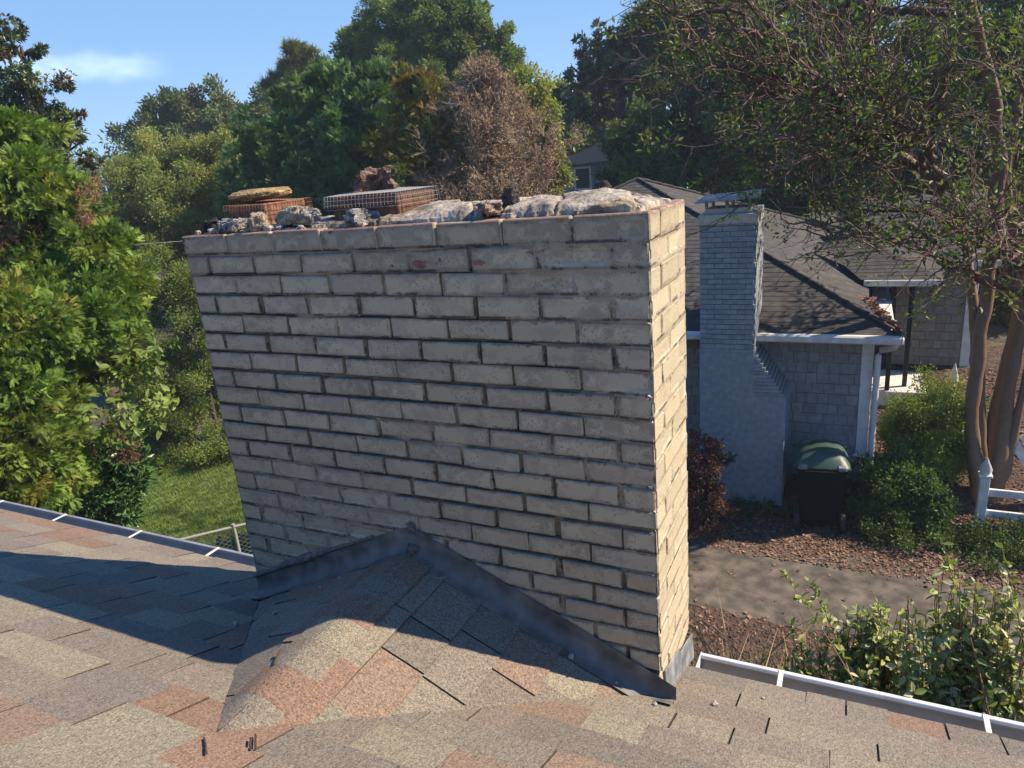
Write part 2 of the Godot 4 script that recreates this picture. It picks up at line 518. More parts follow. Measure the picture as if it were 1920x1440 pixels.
func mortar_face(m: MB, which: int) -> void:
	var width := W if which == 0 else D
	var cell := 0.0062
	var nx := int(width / cell)
	var ny := int(1.46 / cell)
	var P := PackedVector3Array()
	var U := PackedVector2Array()
	for b in ny + 1:
		var y := -1.46 + 1.455 * b / ny
		var k := int(-y / C)
		var fy := -y - k * C
		var dy := minf(fy, C - fy)
		for a in nx + 1:
			var x := width * a / nx
			var d := minf(dy, wall_joint(x, k, which > 0))
			var u := fbm.get_noise_3d(x * 30.0, y * 60.0, which * 50.0)        # slow
			var f := fbm.get_noise_3d(x * 160.0, y * 260.0, 90.0 + which * 50.0)
			var o := -0.0055 + 0.003 * f
			if u < -0.09 and which == 0: o -= 0.018 * smoothstep(-0.09, -0.24, u)
			if u > 0.0: o += 0.0062 * smoothstep(0.0, 0.18, u)
			if d > 0.0095 + 0.009 * smoothstep(0.02, 0.25, u + 0.5 * f): o = -0.011
			o = minf(o, 0.0012)
			if which > 0: o = o * 0.55 - 0.0006
			if a == 0 or a == nx: o = minf(o, -0.003)
			var p: Vector3
			if which == 0: p = Vector3(x, y, o)
			elif which == 1: p = Vector3(W + o, y, -x)
			else: p = Vector3(-o, y, -D + x)
			P.append(p)
			U.append(Vector2(x / 2.2, -y / 1.55) if which == 0 else Vector2((1.66 + (x if which == 1 else D - x)) / 2.2, -y / 1.55))
	m.grid(nx, ny, P, U)

func crown_height(x: float, z: float) -> float:
	var t := clampf((z + 0.215) / 0.19, -1.0, 1.0)
	var e := clampf(minf(x + 0.02, W - x) / 0.16, 0.0, 1.0)
	return 0.012 + 0.034 * (1.0 - t * t) * sqrt(e)

func crown(ch: Node3D) -> void:
	# a thick mortar wash, broken into plates; every plate a piece of its own
	var seeds := [Vector2(0.66, -0.06), Vector2(0.93, -0.10), Vector2(0.95, -0.29), Vector2(1.10, -0.24), Vector2(1.27, -0.09), Vector2(1.29, -0.27), Vector2(1.44, -0.11), Vector2(1.45, -0.30), Vector2(1.555, -0.22), Vector2(0.45, -0.24), Vector2(0.40, -0.09)]
	var lifts := [-0.012, 0.004, 0.0, -0.004, 0.003, -0.006, 0.006, -0.006, -0.012, -0.022, -0.026]
	var cell := 0.0045
	var nx := int((1.605 - 0.30) / cell)
	var nz := int(0.365 / cell)
	var own := PackedInt32Array()
	var P := PackedVector3Array()
	for b in nz + 1:
		for a in nx + 1:
			var x := 0.30 + a * cell
			var z := -0.022 - b * cell
			var w := Vector2(x + 0.045 * fbm.get_noise_2d(x * 180, z * 180) + 0.012 * fbm.get_noise_2d(x * 900, z * 900), z + 0.04 * fbm.get_noise_2d(x * 180 + 500, z * 180) + 0.012 * fbm.get_noise_2d(x * 900 + 70, z * 900))
			var d1 := 9.0
			var d2 := 9.0
			var id := 0
			for k in seeds.size():
				var d: float = w.distance_to(seeds[k])
				if d < d1:
					d2 = d1; d1 = d; id = k
				elif d < d2: d2 = d
			var gap := d2 - d1
			var tilt: float = (w.x - seeds[id].x) * sin(id * 2.3) * 0.06 + (w.y - seeds[id].y) * cos(id * 1.7) * 0.05
			var h: float = crown_height(x, z) + lifts[id] + tilt + 0.010 * fbm.get_noise_2d(x * 230, z * 230) + 0.003 * fbm.get_noise_2d(x * 900, z * 900 + 33)
			# the wash has broken off along the front and is gone round the flues
			var edge := -z - 0.040 - 0.045 * (minf(fbm.get_noise_2d(x * 170, 900), 0.1) + 0.25 * fbm.get_noise_2d(x * 700, 950)) - (0.05 if x > 1.15 and x < 1.20 else 0.0)
			var out := b == 0 or b == nz or a == 0 or a == nx or edge < 0.0 or x < 0.31 + 0.05 * fbm.get_noise_2d(z * 300, 20) or -z > 0.372 or (x > 0.56 and x < 0.862 and z < -0.085) or x > 1.60 - 0.3 * maxf(0.0, -z - 0.33)
			h = lerpf(0.010, h, smoothstep(-0.004, 0.022, edge))
			h -= 0.022 * smoothstep(0.009, 0.0, gap) + 0.006 * smoothstep(0.045, 0.0, absf(fbm.get_noise_2d(x * 140 + 77, z * 140)))
			if id == 9 or id == 10: out = out or gap < 0.02
			own.append(-1 if out else id)
			P.append(Vector3(x, -0.004 if out else maxf(h, 0.004), z))
	for id in seeds.size():
		var m := MB.new()
		var at := {}
		for b in nz:
			for a in nx:
				var k := b * (nx + 1) + a
				var q := [k, k + 1, k + nx + 2, k + nx + 1]
				if maxi(maxi(own[q[0]], own[q[1]]), maxi(own[q[2]], own[q[3]])) != id: continue
				for e: int in q:
					if not at.has(e):
						var A := e % (nx + 1)
						var B := e / (nx + 1)
						var dx := P[B * (nx + 1) + mini(A + 1, nx)] - P[B * (nx + 1) + maxi(A - 1, 0)]
						var dz := P[maxi(B - 1, 0) * (nx + 1) + A] - P[mini(B + 1, nz) * (nx + 1) + A]
						var p := P[e]
						var tone := 0.85 + 0.7 * fbm.get_noise_2d(p.x * 150, p.z * 150 + 40) + 0.7 * fbm.get_noise_2d(p.x * 520, p.z * 520) + 0.15 * fbm.get_noise_2d(p.x * 2400, p.z * 2400)
						var warm := clampf(fbm.get_noise_2d(p.x * 70 + 300, p.z * 80) * 1.4 + (0.5 if id == 6 else 0.0), 0.0, 1.0)
						m.col = Color(1, 1, 1).lerp(Color(1.05, 0.84, 0.54), warm) * clampf(tone, 0.3, 1.2)
						m.col = m.col * lerpf(0.38, 1.0, smoothstep(0.0, 0.05, absf(fbm.get_noise_2d(p.x * 140 + 77, p.z * 140))))
						if own[e] == -1: m.col = m.col * 0.6
						at[e] = m.vert(p, dz.cross(dx).normalized())
				m.face(at[q[0]], at[q[1]], at[q[2]])
				m.face(at[q[0]], at[q[2]], at[q[3]])
		if m.v.size(): part(ch, "crown_slab", m.mesh(), M.crown)
	var bed := MB.new()
	bed.col = Color(0.85, 0.78, 0.68)
	bed.plain(Vector3(0.05, -0.06, -D + 0.05), Vector3(W - 0.05, 0.0035, -0.05))
	part(ch, "mortar_bed", bed.mesh(), M.crown)

func rock_into(m: MB, at: Vector3, size: Vector3, sd: int, rough: float, cells := 2) -> void:
	var s := SphereMesh.new()
	s.radial_segments = 12 * cells
	s.rings = 6 * cells
	s.radius = 1.0
	s.height = 2.0
	var arr := s.get_mesh_arrays()
	var v: PackedVector3Array = arr[Mesh.ARRAY_VERTEX]
	var idx: PackedInt32Array = arr[Mesh.ARRAY_INDEX]
	var P := PackedVector3Array()
	for p in v:
		var w := p * size / maxf(size.x, maxf(size.y, size.z))
		var r := 1.0 + rough * fbm.get_noise_3d(w.x * 60 + sd * 77, w.y * 60, w.z * 60) * 1.5 + rough * 0.45 * fbm.get_noise_3d(w.x * 200, w.y * 200 + sd * 31, w.z * 200)
		var c := p
		c.x = signf(c.x) * pow(absf(c.x), 0.75); c.z = signf(c.z) * pow(absf(c.z), 0.75); c.y = signf(c.y) * pow(absf(c.y), 0.7)
		P.append(at + c * r * size)
	for k in range(0, idx.size(), 3):
		m.trio(P[idx[k]], P[idx[k + 1]], P[idx[k + 2]], at)

func rock(called: String, label: String, at: Vector3, size: Vector3, k: Color, sd: int, rough := 0.4, group := "", turn := 0.0, cells := 2) -> void:
	var m := MB.new()
	m.col = k
	rock_into(m, Vector3.ZERO, size, sd, rough, cells)
	for q in m.c.size():
		var p := m.v[q] / size
		m.c[q] = k * clampf(1.0 + 0.9 * fbm.get_noise_3d(p.x * 90, p.y * 90 + sd * 9, p.z * 90), 0.45, 1.5)
	var o := whole(called, m.mesh(), M.rock, label, "stone", group)
	o.position = at
	o.rotation.y = turn

func wire_cover(label: String, x0: float, x1: float, z0: float, z1: float, top: float, drop: float, m: Material, sd: int) -> void:
	var root := thing("wire_mesh_cover", label, "wire mesh", Vector3((x0 + x1) / 2, top, (z0 + z1) / 2), "wire mesh covers over the two flues")
	var st := 0.0135
	var r := 0.0008
	var wob := func(p: Vector3) -> Vector3: return p + Vector3(fbm.get_noise_3d(p.x * 40, p.y * 40, sd * 20.0), fbm.get_noise_3d(p.z * 40, p.x * 40, sd * 33.0), fbm.get_noise_3d(p.y * 50, p.z * 50, sd * 51.0)) * 0.018
	var topm := MB.new()
	var skirt := MB.new()
	var a := x0
	while a <= x1 + 0.0001:
		var line := PackedVector3Array()
		for q in 9: line.append(wob.call(Vector3(a, top + 0.004, lerpf(z0, z1, q / 8.0))))
		topm.tube(line, PackedFloat32Array([r, r, r, r, r, r, r, r, r]), 3, false)
		for z: float in [z0, z1]:
			var l2 := PackedVector3Array()
			var dr := drop * (0.75 + 0.5 * absf(fbm.get_noise_2d(a * 90, z * 90 + sd)))
			for q in 5: l2.append(wob.call(Vector3(a, top + 0.004 - dr * q / 4.0, z + signf(z - (z0 + z1) / 2) * 0.006 * q / 4.0)))
			skirt.tube(l2, PackedFloat32Array([r, r, r, r, r]), 3, false)
		a += st
	a = z0
	while a <= z1 + 0.0001:
		var line := PackedVector3Array()
		var rr := PackedFloat32Array()
		for q in 13: line.append(wob.call(Vector3(lerpf(x0, x1, q / 12.0), top + 0.004, a))); rr.append(r)
		topm.tube(line, rr, 3, false)
		for x: float in [x0, x1]:
			var l2 := PackedVector3Array()
			for q in 5: l2.append(wob.call(Vector3(x + signf(x - (x0 + x1) / 2) * 0.006 * q / 4.0, top + 0.004 - drop * q / 4.0, a)))
			skirt.tube(l2, PackedFloat32Array([r, r, r, r, r]), 3, false)
		a += st
	var y := top + 0.004 - st
	while y > top - drop:
		var loop := PackedVector3Array()
		var rr := PackedFloat32Array()
		for e in 4:
			var A: Vector3 = [Vector3(x0, y, z1), Vector3(x1, y, z1), Vector3(x1, y, z0), Vector3(x0, y, z0)][e]
			var B: Vector3 = [Vector3(x1, y, z1), Vector3(x1, y, z0), Vector3(x0, y, z0), Vector3(x0, y, z1)][e]
			for q in 9:
				loop.append(wob.call(A.lerp(B, q / 8.0)))
				rr.append(r)
		skirt.tube(loop, rr, 3, false)
		y -= st
	part(root, "mesh_top", topm.mesh(), m)
	part(root, "mesh_skirt", skirt.mesh(), m)

func chimney_top() -> void:
	wire_cover("rusty wire mesh folded over the left flue under the flat tan stone", 0.118, 0.312, -0.312, -0.088, 0.086, 0.042, M.rust_wire, 1)
	wire_cover("bright galvanized wire mesh folded over the right flue beside the dark rock", 0.573, 0.848, -0.322, -0.088, 0.087, 0.040, M.wire, 2)
	rock("flat_stone", "flat tan stone lying on the rusty wire mesh of the left flue", Vector3(0.205, 0.112, -0.2), Vector3(0.105, 0.019, 0.07), Color(0.56, 0.38, 0.18), 3, 0.28, "", 0.25)
	rock("pitted_rock", "dark red brown pitted rock standing on the right flue's wire mesh", Vector3(0.655, 0.118, -0.25), Vector3(0.058, 0.036, 0.042), Color(0.30, 0.19, 0.15), 9, 0.75, "", 0.4, 3)
	var L := [
		["dark_stone", "black jagged stone chip near the chimney's left corner", Vector3(0.075, 0.018, -0.10), Vector3(0.05, 0.026, 0.04), Color(0.05, 0.042, 0.04), 0.6],
		["mortar_chunk", "pale blue grey mortar chunk beside the black stone chip", Vector3(0.155, 0.022, -0.055), Vector3(0.026, 0.022, 0.022), Color(0.46, 0.46, 0.46), 0.35],
		["mortar_chunk", "grey rounded mortar chunk in front of the left flue's near corner", Vector3(0.21, 0.022, -0.06), Vector3(0.032, 0.024, 0.026), Color(0.36, 0.345, 0.33), 0.35],
		["mortar_chunk", "squarish sandy mortar chunk standing between the two flues", Vector3(0.305, 0.026, -0.055), Vector3(0.037, 0.032, 0.03), Color(0.45, 0.38, 0.28), 0.25],
		["mortar_chunk", "large smooth tan mortar lump lying left of the right flue", Vector3(0.43, 0.034, -0.10), Vector3(0.085, 0.03, 0.055), Color(0.52, 0.45, 0.34), 0.35],
		["mortar_chunk", "grey shard of mortar leaning on the right flue's left edge", Vector3(0.50, 0.032, -0.08), Vector3(0.04, 0.026, 0.03), Color(0.38, 0.36, 0.345), 0.4],
		["mortar_chunk", "blue grey wedge of mortar at the foot of the right flue", Vector3(0.72, 0.022, -0.07), Vector3(0.06, 0.024, 0.03), Color(0.34, 0.34, 0.35), 0.5],
		["mortar_chunk", "dark upright mortar shard in the gap of the crown slabs", Vector3(1.20, 0.045, -0.12), Vector3(0.018, 0.034, 0.022), Color(0.12, 0.10, 0.09), 0.6],
		["mortar_chunk", "crumbly brown mortar lump in the crown's middle gap", Vector3(1.15, 0.026, -0.07), Vector3(0.045, 0.02, 0.025), Color(0.40, 0.29, 0.22), 0.6],
	]
	for k in L.size(): rock(L[k][0], L[k][1], L[k][2], L[k][3], L[k][4], 20 + k, L[k][5], "mortar chunks on the chimney top" if L[k][0] == "mortar_chunk" else "", k * 0.7)
	for k in 9:
		var x: float = [0.045, 0.115, 0.13, 0.37, 0.395, 0.41, 0.505, 0.74, 0.27][k]
		rock("pebble", ["pale pebble at the chimney top's left corner", "pale pebble below the black stone chip", "twin pale pebble right of the one below the black chip", "pale pebble right of the squarish sandy chunk", "pale pebble in front of the smooth tan lump", "larger pale pebble under the smooth tan lump", "pale pebble at the right flue's left foot", "pale pebble below the blue grey wedge", "pale pebble under the squarish sandy chunk"][k], Vector3(x, 0.007, -0.03 - 0.006 * (k % 3)), Vector3(0.011, 0.007, 0.008) * (1.0 + 0.6 * (k % 2)), Color(0.62, 0.55, 0.48), 40 + k, 0.3, "pale pebbles on the chimney edge", k, 1)


# ---------- our roof ----------
func shingle_piece(m: MB, poly: PackedVector2Array, plane: Vector3, lowdir: Vector2, lo: float, span: float, raised: float) -> void:
	# poly in plan (x, z); plane: y = plane.x * x + plane.y * z + plane.z; lowdir: plan direction down the slope; lo: distance along lowdir of the butt
	var nn := Vector3(-plane.x, 1.0, -plane.y).normalized()
	if not Geometry2D.is_polygon_clockwise(poly): poly.reverse()
	var top := PackedVector3Array()
	for p in poly:
		var f := clampf((lo - p.dot(lowdir)) / span, 0.0, 1.0)     # 0 at the butt, 1 at the head
		var h := lerpf(0.0065 + raised, 0.0015, f)
		if plane.x != 0.0: h = lerpf(-0.001, h, clampf((plane.x * p.x + plane.y * p.y + plane.z - RY - PITCH * p.y) / 0.035, 0.0, 1.0))
		top.append(Vector3(p.x, plane.x * p.x + plane.y * p.y + plane.z, p.y) + nn * h)
	var idx := Geometry2D.triangulate_polygon(poly)
	var k0 := m.v.size()
	for p in top: m.vert(p, nn)
	for q in range(0, idx.size(), 3):
		var a := top[idx[q]]
		var up := (top[idx[q + 1]] - a).cross(top[idx[q + 2]] - a).y > 0.0
		if up: m.face(k0 + idx[q], k0 + idx[q + 1], k0 + idx[q + 2])
		else: m.face(k0 + idx[q], k0 + idx[q + 2], k0 + idx[q + 1])
	var ctr := Vector3.ZERO
	for p in top: ctr += p / top.size()
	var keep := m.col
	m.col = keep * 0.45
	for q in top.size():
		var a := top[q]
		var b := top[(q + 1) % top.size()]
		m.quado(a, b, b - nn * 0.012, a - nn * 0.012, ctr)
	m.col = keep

func rise(d: float) -> float:   # how far the cricket lies below its ridge, d out from it; the shingles bend over the ridge
	return 0.46 * (sqrt(d * d + 0.0012) - 0.02)

func shingle_color() -> Color:
	var pal := [Color(0.300, 0.266, 0.206), Color(0.290, 0.252, 0.200), Color(0.268, 0.232, 0.190), Color(0.312, 0.278, 0.212), Color(0.292, 0.212, 0.160), Color(0.290, 0.192, 0.142), Color(0.222, 0.194, 0.168), Color(0.240, 0.208, 0.176), Color(0.262, 0.220, 0.182), Color(0.280, 0.246, 0.196), Color(0.232, 0.200, 0.170), Color(0.250, 0.206, 0.174)]
	var k: Color = pal[rng.randi() % pal.size()] * rng.randf_range(1.0, 1.16)
	return k

func our_roof() -> void:
	var house := thing("house", "our house's tan and orange shingle roof over a plain wall, under the chimney", "house", Vector3(-0.5, G, 3.0))
	var wall := MB.new()
	wall.plain(Vector3(-8.0, G - 0.3, 0.06), Vector3(5.2, -1.62, 6.0))
	part(house, "wall", wall.mesh(), M.grey_wall)
	var fascia := MB.new()
	for s: Array in [[-8.4, -0.005], [W + 0.005, 5.6]]: fascia.plain(Vector3(s[0], -1.72, EAVE + 0.012), Vector3(s[1], -1.572, EAVE + 0.034))
	part(house, "fascia", fascia.mesh(), M.white_paint)
	var deck := MB.new()
	deck.col = Color(0.26, 0.215, 0.175)
	var ridge := 3.1
	var yr := RY + PITCH * ridge
	for s: Array in [[-8.4, 0.04, EAVE], [0.04, W - 0.04, -0.02], [W - 0.04, 5.6, EAVE]]:
		var y0: float = RY + PITCH * s[2] - 0.004
		deck.hexa([Vector3(s[0], y0 - 0.02, s[2]), Vector3(s[1], y0 - 0.02, s[2]), Vector3(s[1], yr - 0.024, ridge), Vector3(s[0], yr - 0.024, ridge), Vector3(s[0], y0, s[2]), Vector3(s[1], y0, s[2]), Vector3(s[1], yr - 0.004, ridge), Vector3(s[0], yr - 0.004, ridge)])
	deck.hexa([Vector3(-8.4, yr - 0.024, ridge), Vector3(5.6, yr - 0.024, ridge), Vector3(5.6, yr - PITCH * 3.3, ridge + 3.3), Vector3(-8.4, yr - PITCH * 3.3, ridge + 3.3), Vector3(-8.4, yr - 0.004, ridge), Vector3(5.6, yr - 0.004, ridge), Vector3(5.6, yr - PITCH * 3.3 + 0.02, ridge + 3.3), Vector3(-8.4, yr - PITCH * 3.3 + 0.02, ridge + 3.3)])
	var roof := part(house, "roof", deck.mesh(), M.granule)
	var cd := MB.new()
	cd.col = Color(0.26, 0.215, 0.175)
	var zr := (AY - RY) / PITCH
	var R0 := Vector3(AX, AY - 0.003, 0.003)
	var R1 := Vector3(AX, AY - 0.003, zr)
	cd.tri(R0, Vector3(AX - 0.8, RY - 0.003, 0.003), R1)
	cd.tri(R0, R1, Vector3(AX + 0.8, RY - 0.003, 0.003))
	var cricket := part(house, "cricket", cd.mesh(), M.granule)
	var half := (AY - RY) / CS
	var tri := PackedVector2Array([Vector2(AX - half, 0.0), Vector2(AX, zr), Vector2(AX + half, 0.0), Vector2(AX + half, -0.6), Vector2(AX - half, -0.6)])
	var near := []      # [distance, polygon, plane, lowdir, lo, span, raised, colour, parent]
	var eye := Vector2(2.09, 1.71)
	var mp := Vector3(0, PITCH, RY)
	var dz := 0.132
	for row in 17:
		var z0 := EAVE - 0.008 + row * dz
		var x := -4.6 + rng.randf() * 0.2
		var k := shingle_color()
		while x < 4.4:
			var wd := rng.randf_range(0.11, 0.34)
			if rng.randf() < 0.8: k = shingle_color()
			var gap := 0.006 if rng.randf() < 0.5 else 0.0
			var rect := PackedVector2Array([Vector2(x, z0), Vector2(x + wd - gap, z0), Vector2(x + wd - gap, z0 + dz + 0.004), Vector2(x, z0 + dz + 0.004)])
			for q in Geometry2D.clip_polygons(rect, tri):
				if q.size() >= 3 and absf(area(q)) > 0.0008: near.append([eye.distance_to(Vector2(x + wd / 2, z0)), q, mp, Vector2(0, -1), -z0, dz, 0.0035 if rng.randf() < 0.45 else 0.0, k, roof])
			x += wd
	for s: int in [-1, 1]:
		var t2 := PackedVector2Array([Vector2(AX, 0.012), Vector2(AX, zr), Vector2(AX + s * half, 0.012)])
		for row in 7:
			var d1 := half - row * 0.131
			var d0 := maxf(d1 - 0.131, 0.0)
			var g1 := (rise(d1) - rise(d0)) / (d1 - d0)
			var pl := Vector3(-g1 * s, 0, AY - rise(d0) + g1 * (d0 + AX * s))
			var z := -0.1 + rng.randf() * 0.1
			while z < 0.95:
				var wd := rng.randf_range(0.13, 0.34)
				var gap := 0.006 if rng.randf() < 0.6 else 0.0
				var rect := PackedVector2Array([Vector2(AX + s * d1, z), Vector2(AX + s * (d1 - 0.135), z), Vector2(AX + s * (d1 - 0.135), z + wd - gap), Vector2(AX + s * d1, z + wd - gap)])
				for q in Geometry2D.intersect_polygons(rect, t2):
					if q.size() >= 3 and absf(area(q)) > 0.0008: near.append([eye.distance_to(Vector2(AX + s * d1, z)), q, pl, Vector2(s, 0), AX * s + d1, 0.131, 0.0035 if rng.randf() < 0.45 else 0.0, shingle_color(), cricket])
				z += wd
	for k in 8:
		var cap := MB.new()
		cap.col = shingle_color()
		var z1 := zr - 0.02 - (7 - k) * 0.112
		var zs := [z1, z1 - 0.1115]
		var P := PackedVector3Array()
		for b in 2:
			for a in 13:
				var x := lerpf(-0.09, 0.09, a / 12.0)
				P.append(Vector3(AX + x, AY - rise(absf(x)) + lerpf(-0.004, 0.0098, clampf((AY - rise(absf(x)) - RY - PITCH * zs[b]) / 0.04, 0.0, 1.0)), zs[b]))
		cap.grid(12, 1, P, PackedVector2Array())
		for a in 12: cap.quad(P[a] - Vector3(0, 0.003, 0), P[a + 1] - Vector3(0, 0.003, 0), P[a + 1], P[a])
		part(cricket, "ridge_shingle", cap.mesh(), M.granule)
	near.sort_custom(func(a: Array, b: Array) -> bool: return a[0] < b[0])
	var rest := MB.new()
	var count := 0
	for e: Array in near:
		var seen: bool = e[1][0].x > -3.0 and e[1][0].x < 3.0 and e[1][0].y < 1.35
		var m := rest
		if seen and count < 290: m = MB.new()
		m.col = e[7]
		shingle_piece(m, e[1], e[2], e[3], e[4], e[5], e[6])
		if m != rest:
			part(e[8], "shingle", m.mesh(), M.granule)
			count += 1
	part(roof, "outer_shingle", rest.mesh(), M.granule, "stuff")

func area(q: PackedVector2Array) -> float:
	var s := 0.0
	for k in q.size(): s += q[k].cross(q[(k + 1) % q.size()]) * 0.5
	return s

func gutters() -> void:
	var S := [["gutter", "grey metal gutter left of the chimney with white hanger straps across", -8.4, -0.02], ["gutter", "white gutter right of the chimney with bright lip and two straps in view", W + 0.03, 5.6]]
	for s: Array in S:
		var root := thing(s[0], s[1], "gutter", Vector3((s[2] + s[3]) / 2, -1.72, -0.38), "gutters along the eave")
		var m := MB.new()
		var pr := PackedVector2Array([Vector2(-0.314, -1.585), Vector2(-0.314, -1.70), Vector2(-0.395, -1.703), Vector2(-0.415, -1.675), Vector2(-0.435, -1.655), Vector2(-0.448, -1.635), Vector2(-0.450, -1.612), Vector2(-0.444, -1.602), Vector2(-0.430, -1.602), Vector2(-0.428, -1.612)])
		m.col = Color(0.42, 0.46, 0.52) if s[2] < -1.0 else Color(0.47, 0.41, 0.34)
		m.sweep(pr.slice(0, 7), s[2], s[3])
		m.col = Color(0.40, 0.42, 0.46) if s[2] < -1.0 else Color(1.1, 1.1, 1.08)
		m.sweep(pr.slice(6), s[2], s[3])
		var outer := PackedVector2Array()
		for k in pr.size(): outer.append(pr[pr.size() - 1 - k] + Vector2(-0.0015 if k > 0 else 0.0, -0.0012 if k > 2 else 0.0015))
		m.sweep(outer, s[2], s[3])
		part(root, "trough", m.mesh(), M.gutter)
		for x: float in [s[2] + 0.001, s[3] - 0.001]:
			var e := MB.new()
			e.hexa([Vector3(x - 0.0015, -1.703, -0.40), Vector3(x + 0.0015, -1.703, -0.40), Vector3(x + 0.0015, -1.70, -0.316), Vector3(x - 0.0015, -1.70, -0.316), Vector3(x - 0.0015, -1.60, -0.449), Vector3(x + 0.0015, -1.60, -0.449), Vector3(x + 0.0015, -1.59, -0.316), Vector3(x - 0.0015, -1.59, -0.316)])
			part(root, "end_cap", e.mesh(), M.gutter)
		for x: float in ([-0.36, -0.77, -1.36, -2.02, -2.65, -3.3, -4.0] if s[2] < 0 else [1.93, 2.52, 3.12, 3.8, 4.5]):
			var e := MB.new()
			e.box(Vector3(x - 0.008, -1.601, -0.443), Vector3(x + 0.008, -1.597, -0.318), 0.001)
			part(root, "hanger_strap", e.mesh(), M.white_paint)

func roof_litter() -> void:
	var L := [[[0.699, 0.558], [0.735, 0.61]], [[0.815, 0.905], [0.862, 0.938]], [[0.925, 0.878], [0.893, 0.848]], [[0.933, 0.870], [0.890, 0.832]], [[0.690, 0.735], [0.715, 0.735]]]
	var names := ["thin dark twig lying on the cricket's left slope below the shadow edge", "short bent twig on the left shingles near the bottom", "dark pine needle beside its twin on the lower shingles", "longer dark pine needle of the pair on the lower shingles", "tiny dark twig on the shingles above the pine needles"]
	for k in L.size():
		var a := Vector2(L[k][0][0], L[k][0][1])
		var b := Vector2(L[k][1][0], L[k][1][1])
		var m := MB.new()
		m.col = Color(0.05, 0.035, 0.03)
		var pts := PackedVector3Array()
		var rr := PackedFloat32Array()
		for q in 5:
			var p := a.lerp(b, -0.15 + 1.3 * q / 4.0) + Vector2(fbm.get_noise_2d(k * 90, q * 30), 0) * 0.003
			pts.append(Vector3(p.x, maxf(RY + PITCH * p.y, AY - rise(absf(p.x - AX))) + 0.014, p.y))
			rr.append(0.0026)
		m.tube(pts, rr, 5)
		whole("twig", m.mesh(), M.twig, names[k], "twig", "twigs fallen on the shingles")
	var C2 := [[1.50, 0.045], [1.63, 0.09], [1.78, -0.02], [0.46, 0.13], [0.35, 0.25], [0.22, 0.31], [1.9, -0.16], [0.52, 0.09], [1.36, 0.05]]
	for k in C2.size():
		var x: float = C2[k][0]
		var z: float = C2[k][1]
		rock("mortar_crumb", ["white mortar crumb on the cricket just below the long flashing", "white mortar crumb at the foot of the flashing's end plate", "white mortar crumb on the shingles right of the flashing's tip", "upper white crumb in the chimney's shadow on the cricket's left slope", "middle white crumb in the chimney's shadow by the left valley", "lone white crumb in the shadow on the left shingles", "white mortar crumb nearest the right gutter's first strap", "small white crumb in the shadow beside the upper one", "white mortar crumb farther up the long flashing in shadow"][k], Vector3(x, maxf(RY + PITCH * z, AY - CS * absf(x - AX)) + 0.013, z), Vector3(0.005, 0.0035, 0.004) * (1.0 + 0.5 * (k % 3)), Color(0.66, 0.62, 0.56), 70 + k, 0.3, "mortar crumbs on the shingles", k, 1)


# ---------- ground ----------
func gy(x: float, z: float) -> float:
	var side := smoothstep(-4.0, -1.0, x)
	var up := smoothstep(-7.8, -9.2, z) * 0.35 + smoothstep(-9.0, -13.0, z) * 0.65 + clampf((-z - 13.0) * 0.03, 0.0, 1.2)
	return G + side * up + 0.05 * fbm.get_noise_2d(x * 9, z * 9)

func sheet(x0: float, x1: float, z0: float, z1: float, nx: int, nz: int, lift: float, edge := 0.0) -> ArrayMesh:
	var m := MB.new()
	var P := PackedVector3Array()
	for b in nz + 1:
		for a in nx + 1:
			var x := lerpf(x0, x1, float(a) / nx)
			var z := lerpf(z1, z0, float(b) / nz)
			if edge > 0.0 and (b == 0 or b == nz): z += edge * fbm.get_noise_2d(x * 60, b * 90)
			if edge > 0.0 and (a == 0 or a == nx): x += edge * fbm.get_noise_2d(z * 60, a * 90)
			P.append(Vector3(x, gy(x, z) + lift, z))
	m.grid(nx, nz, P, PackedVector2Array())
	return m.mesh()

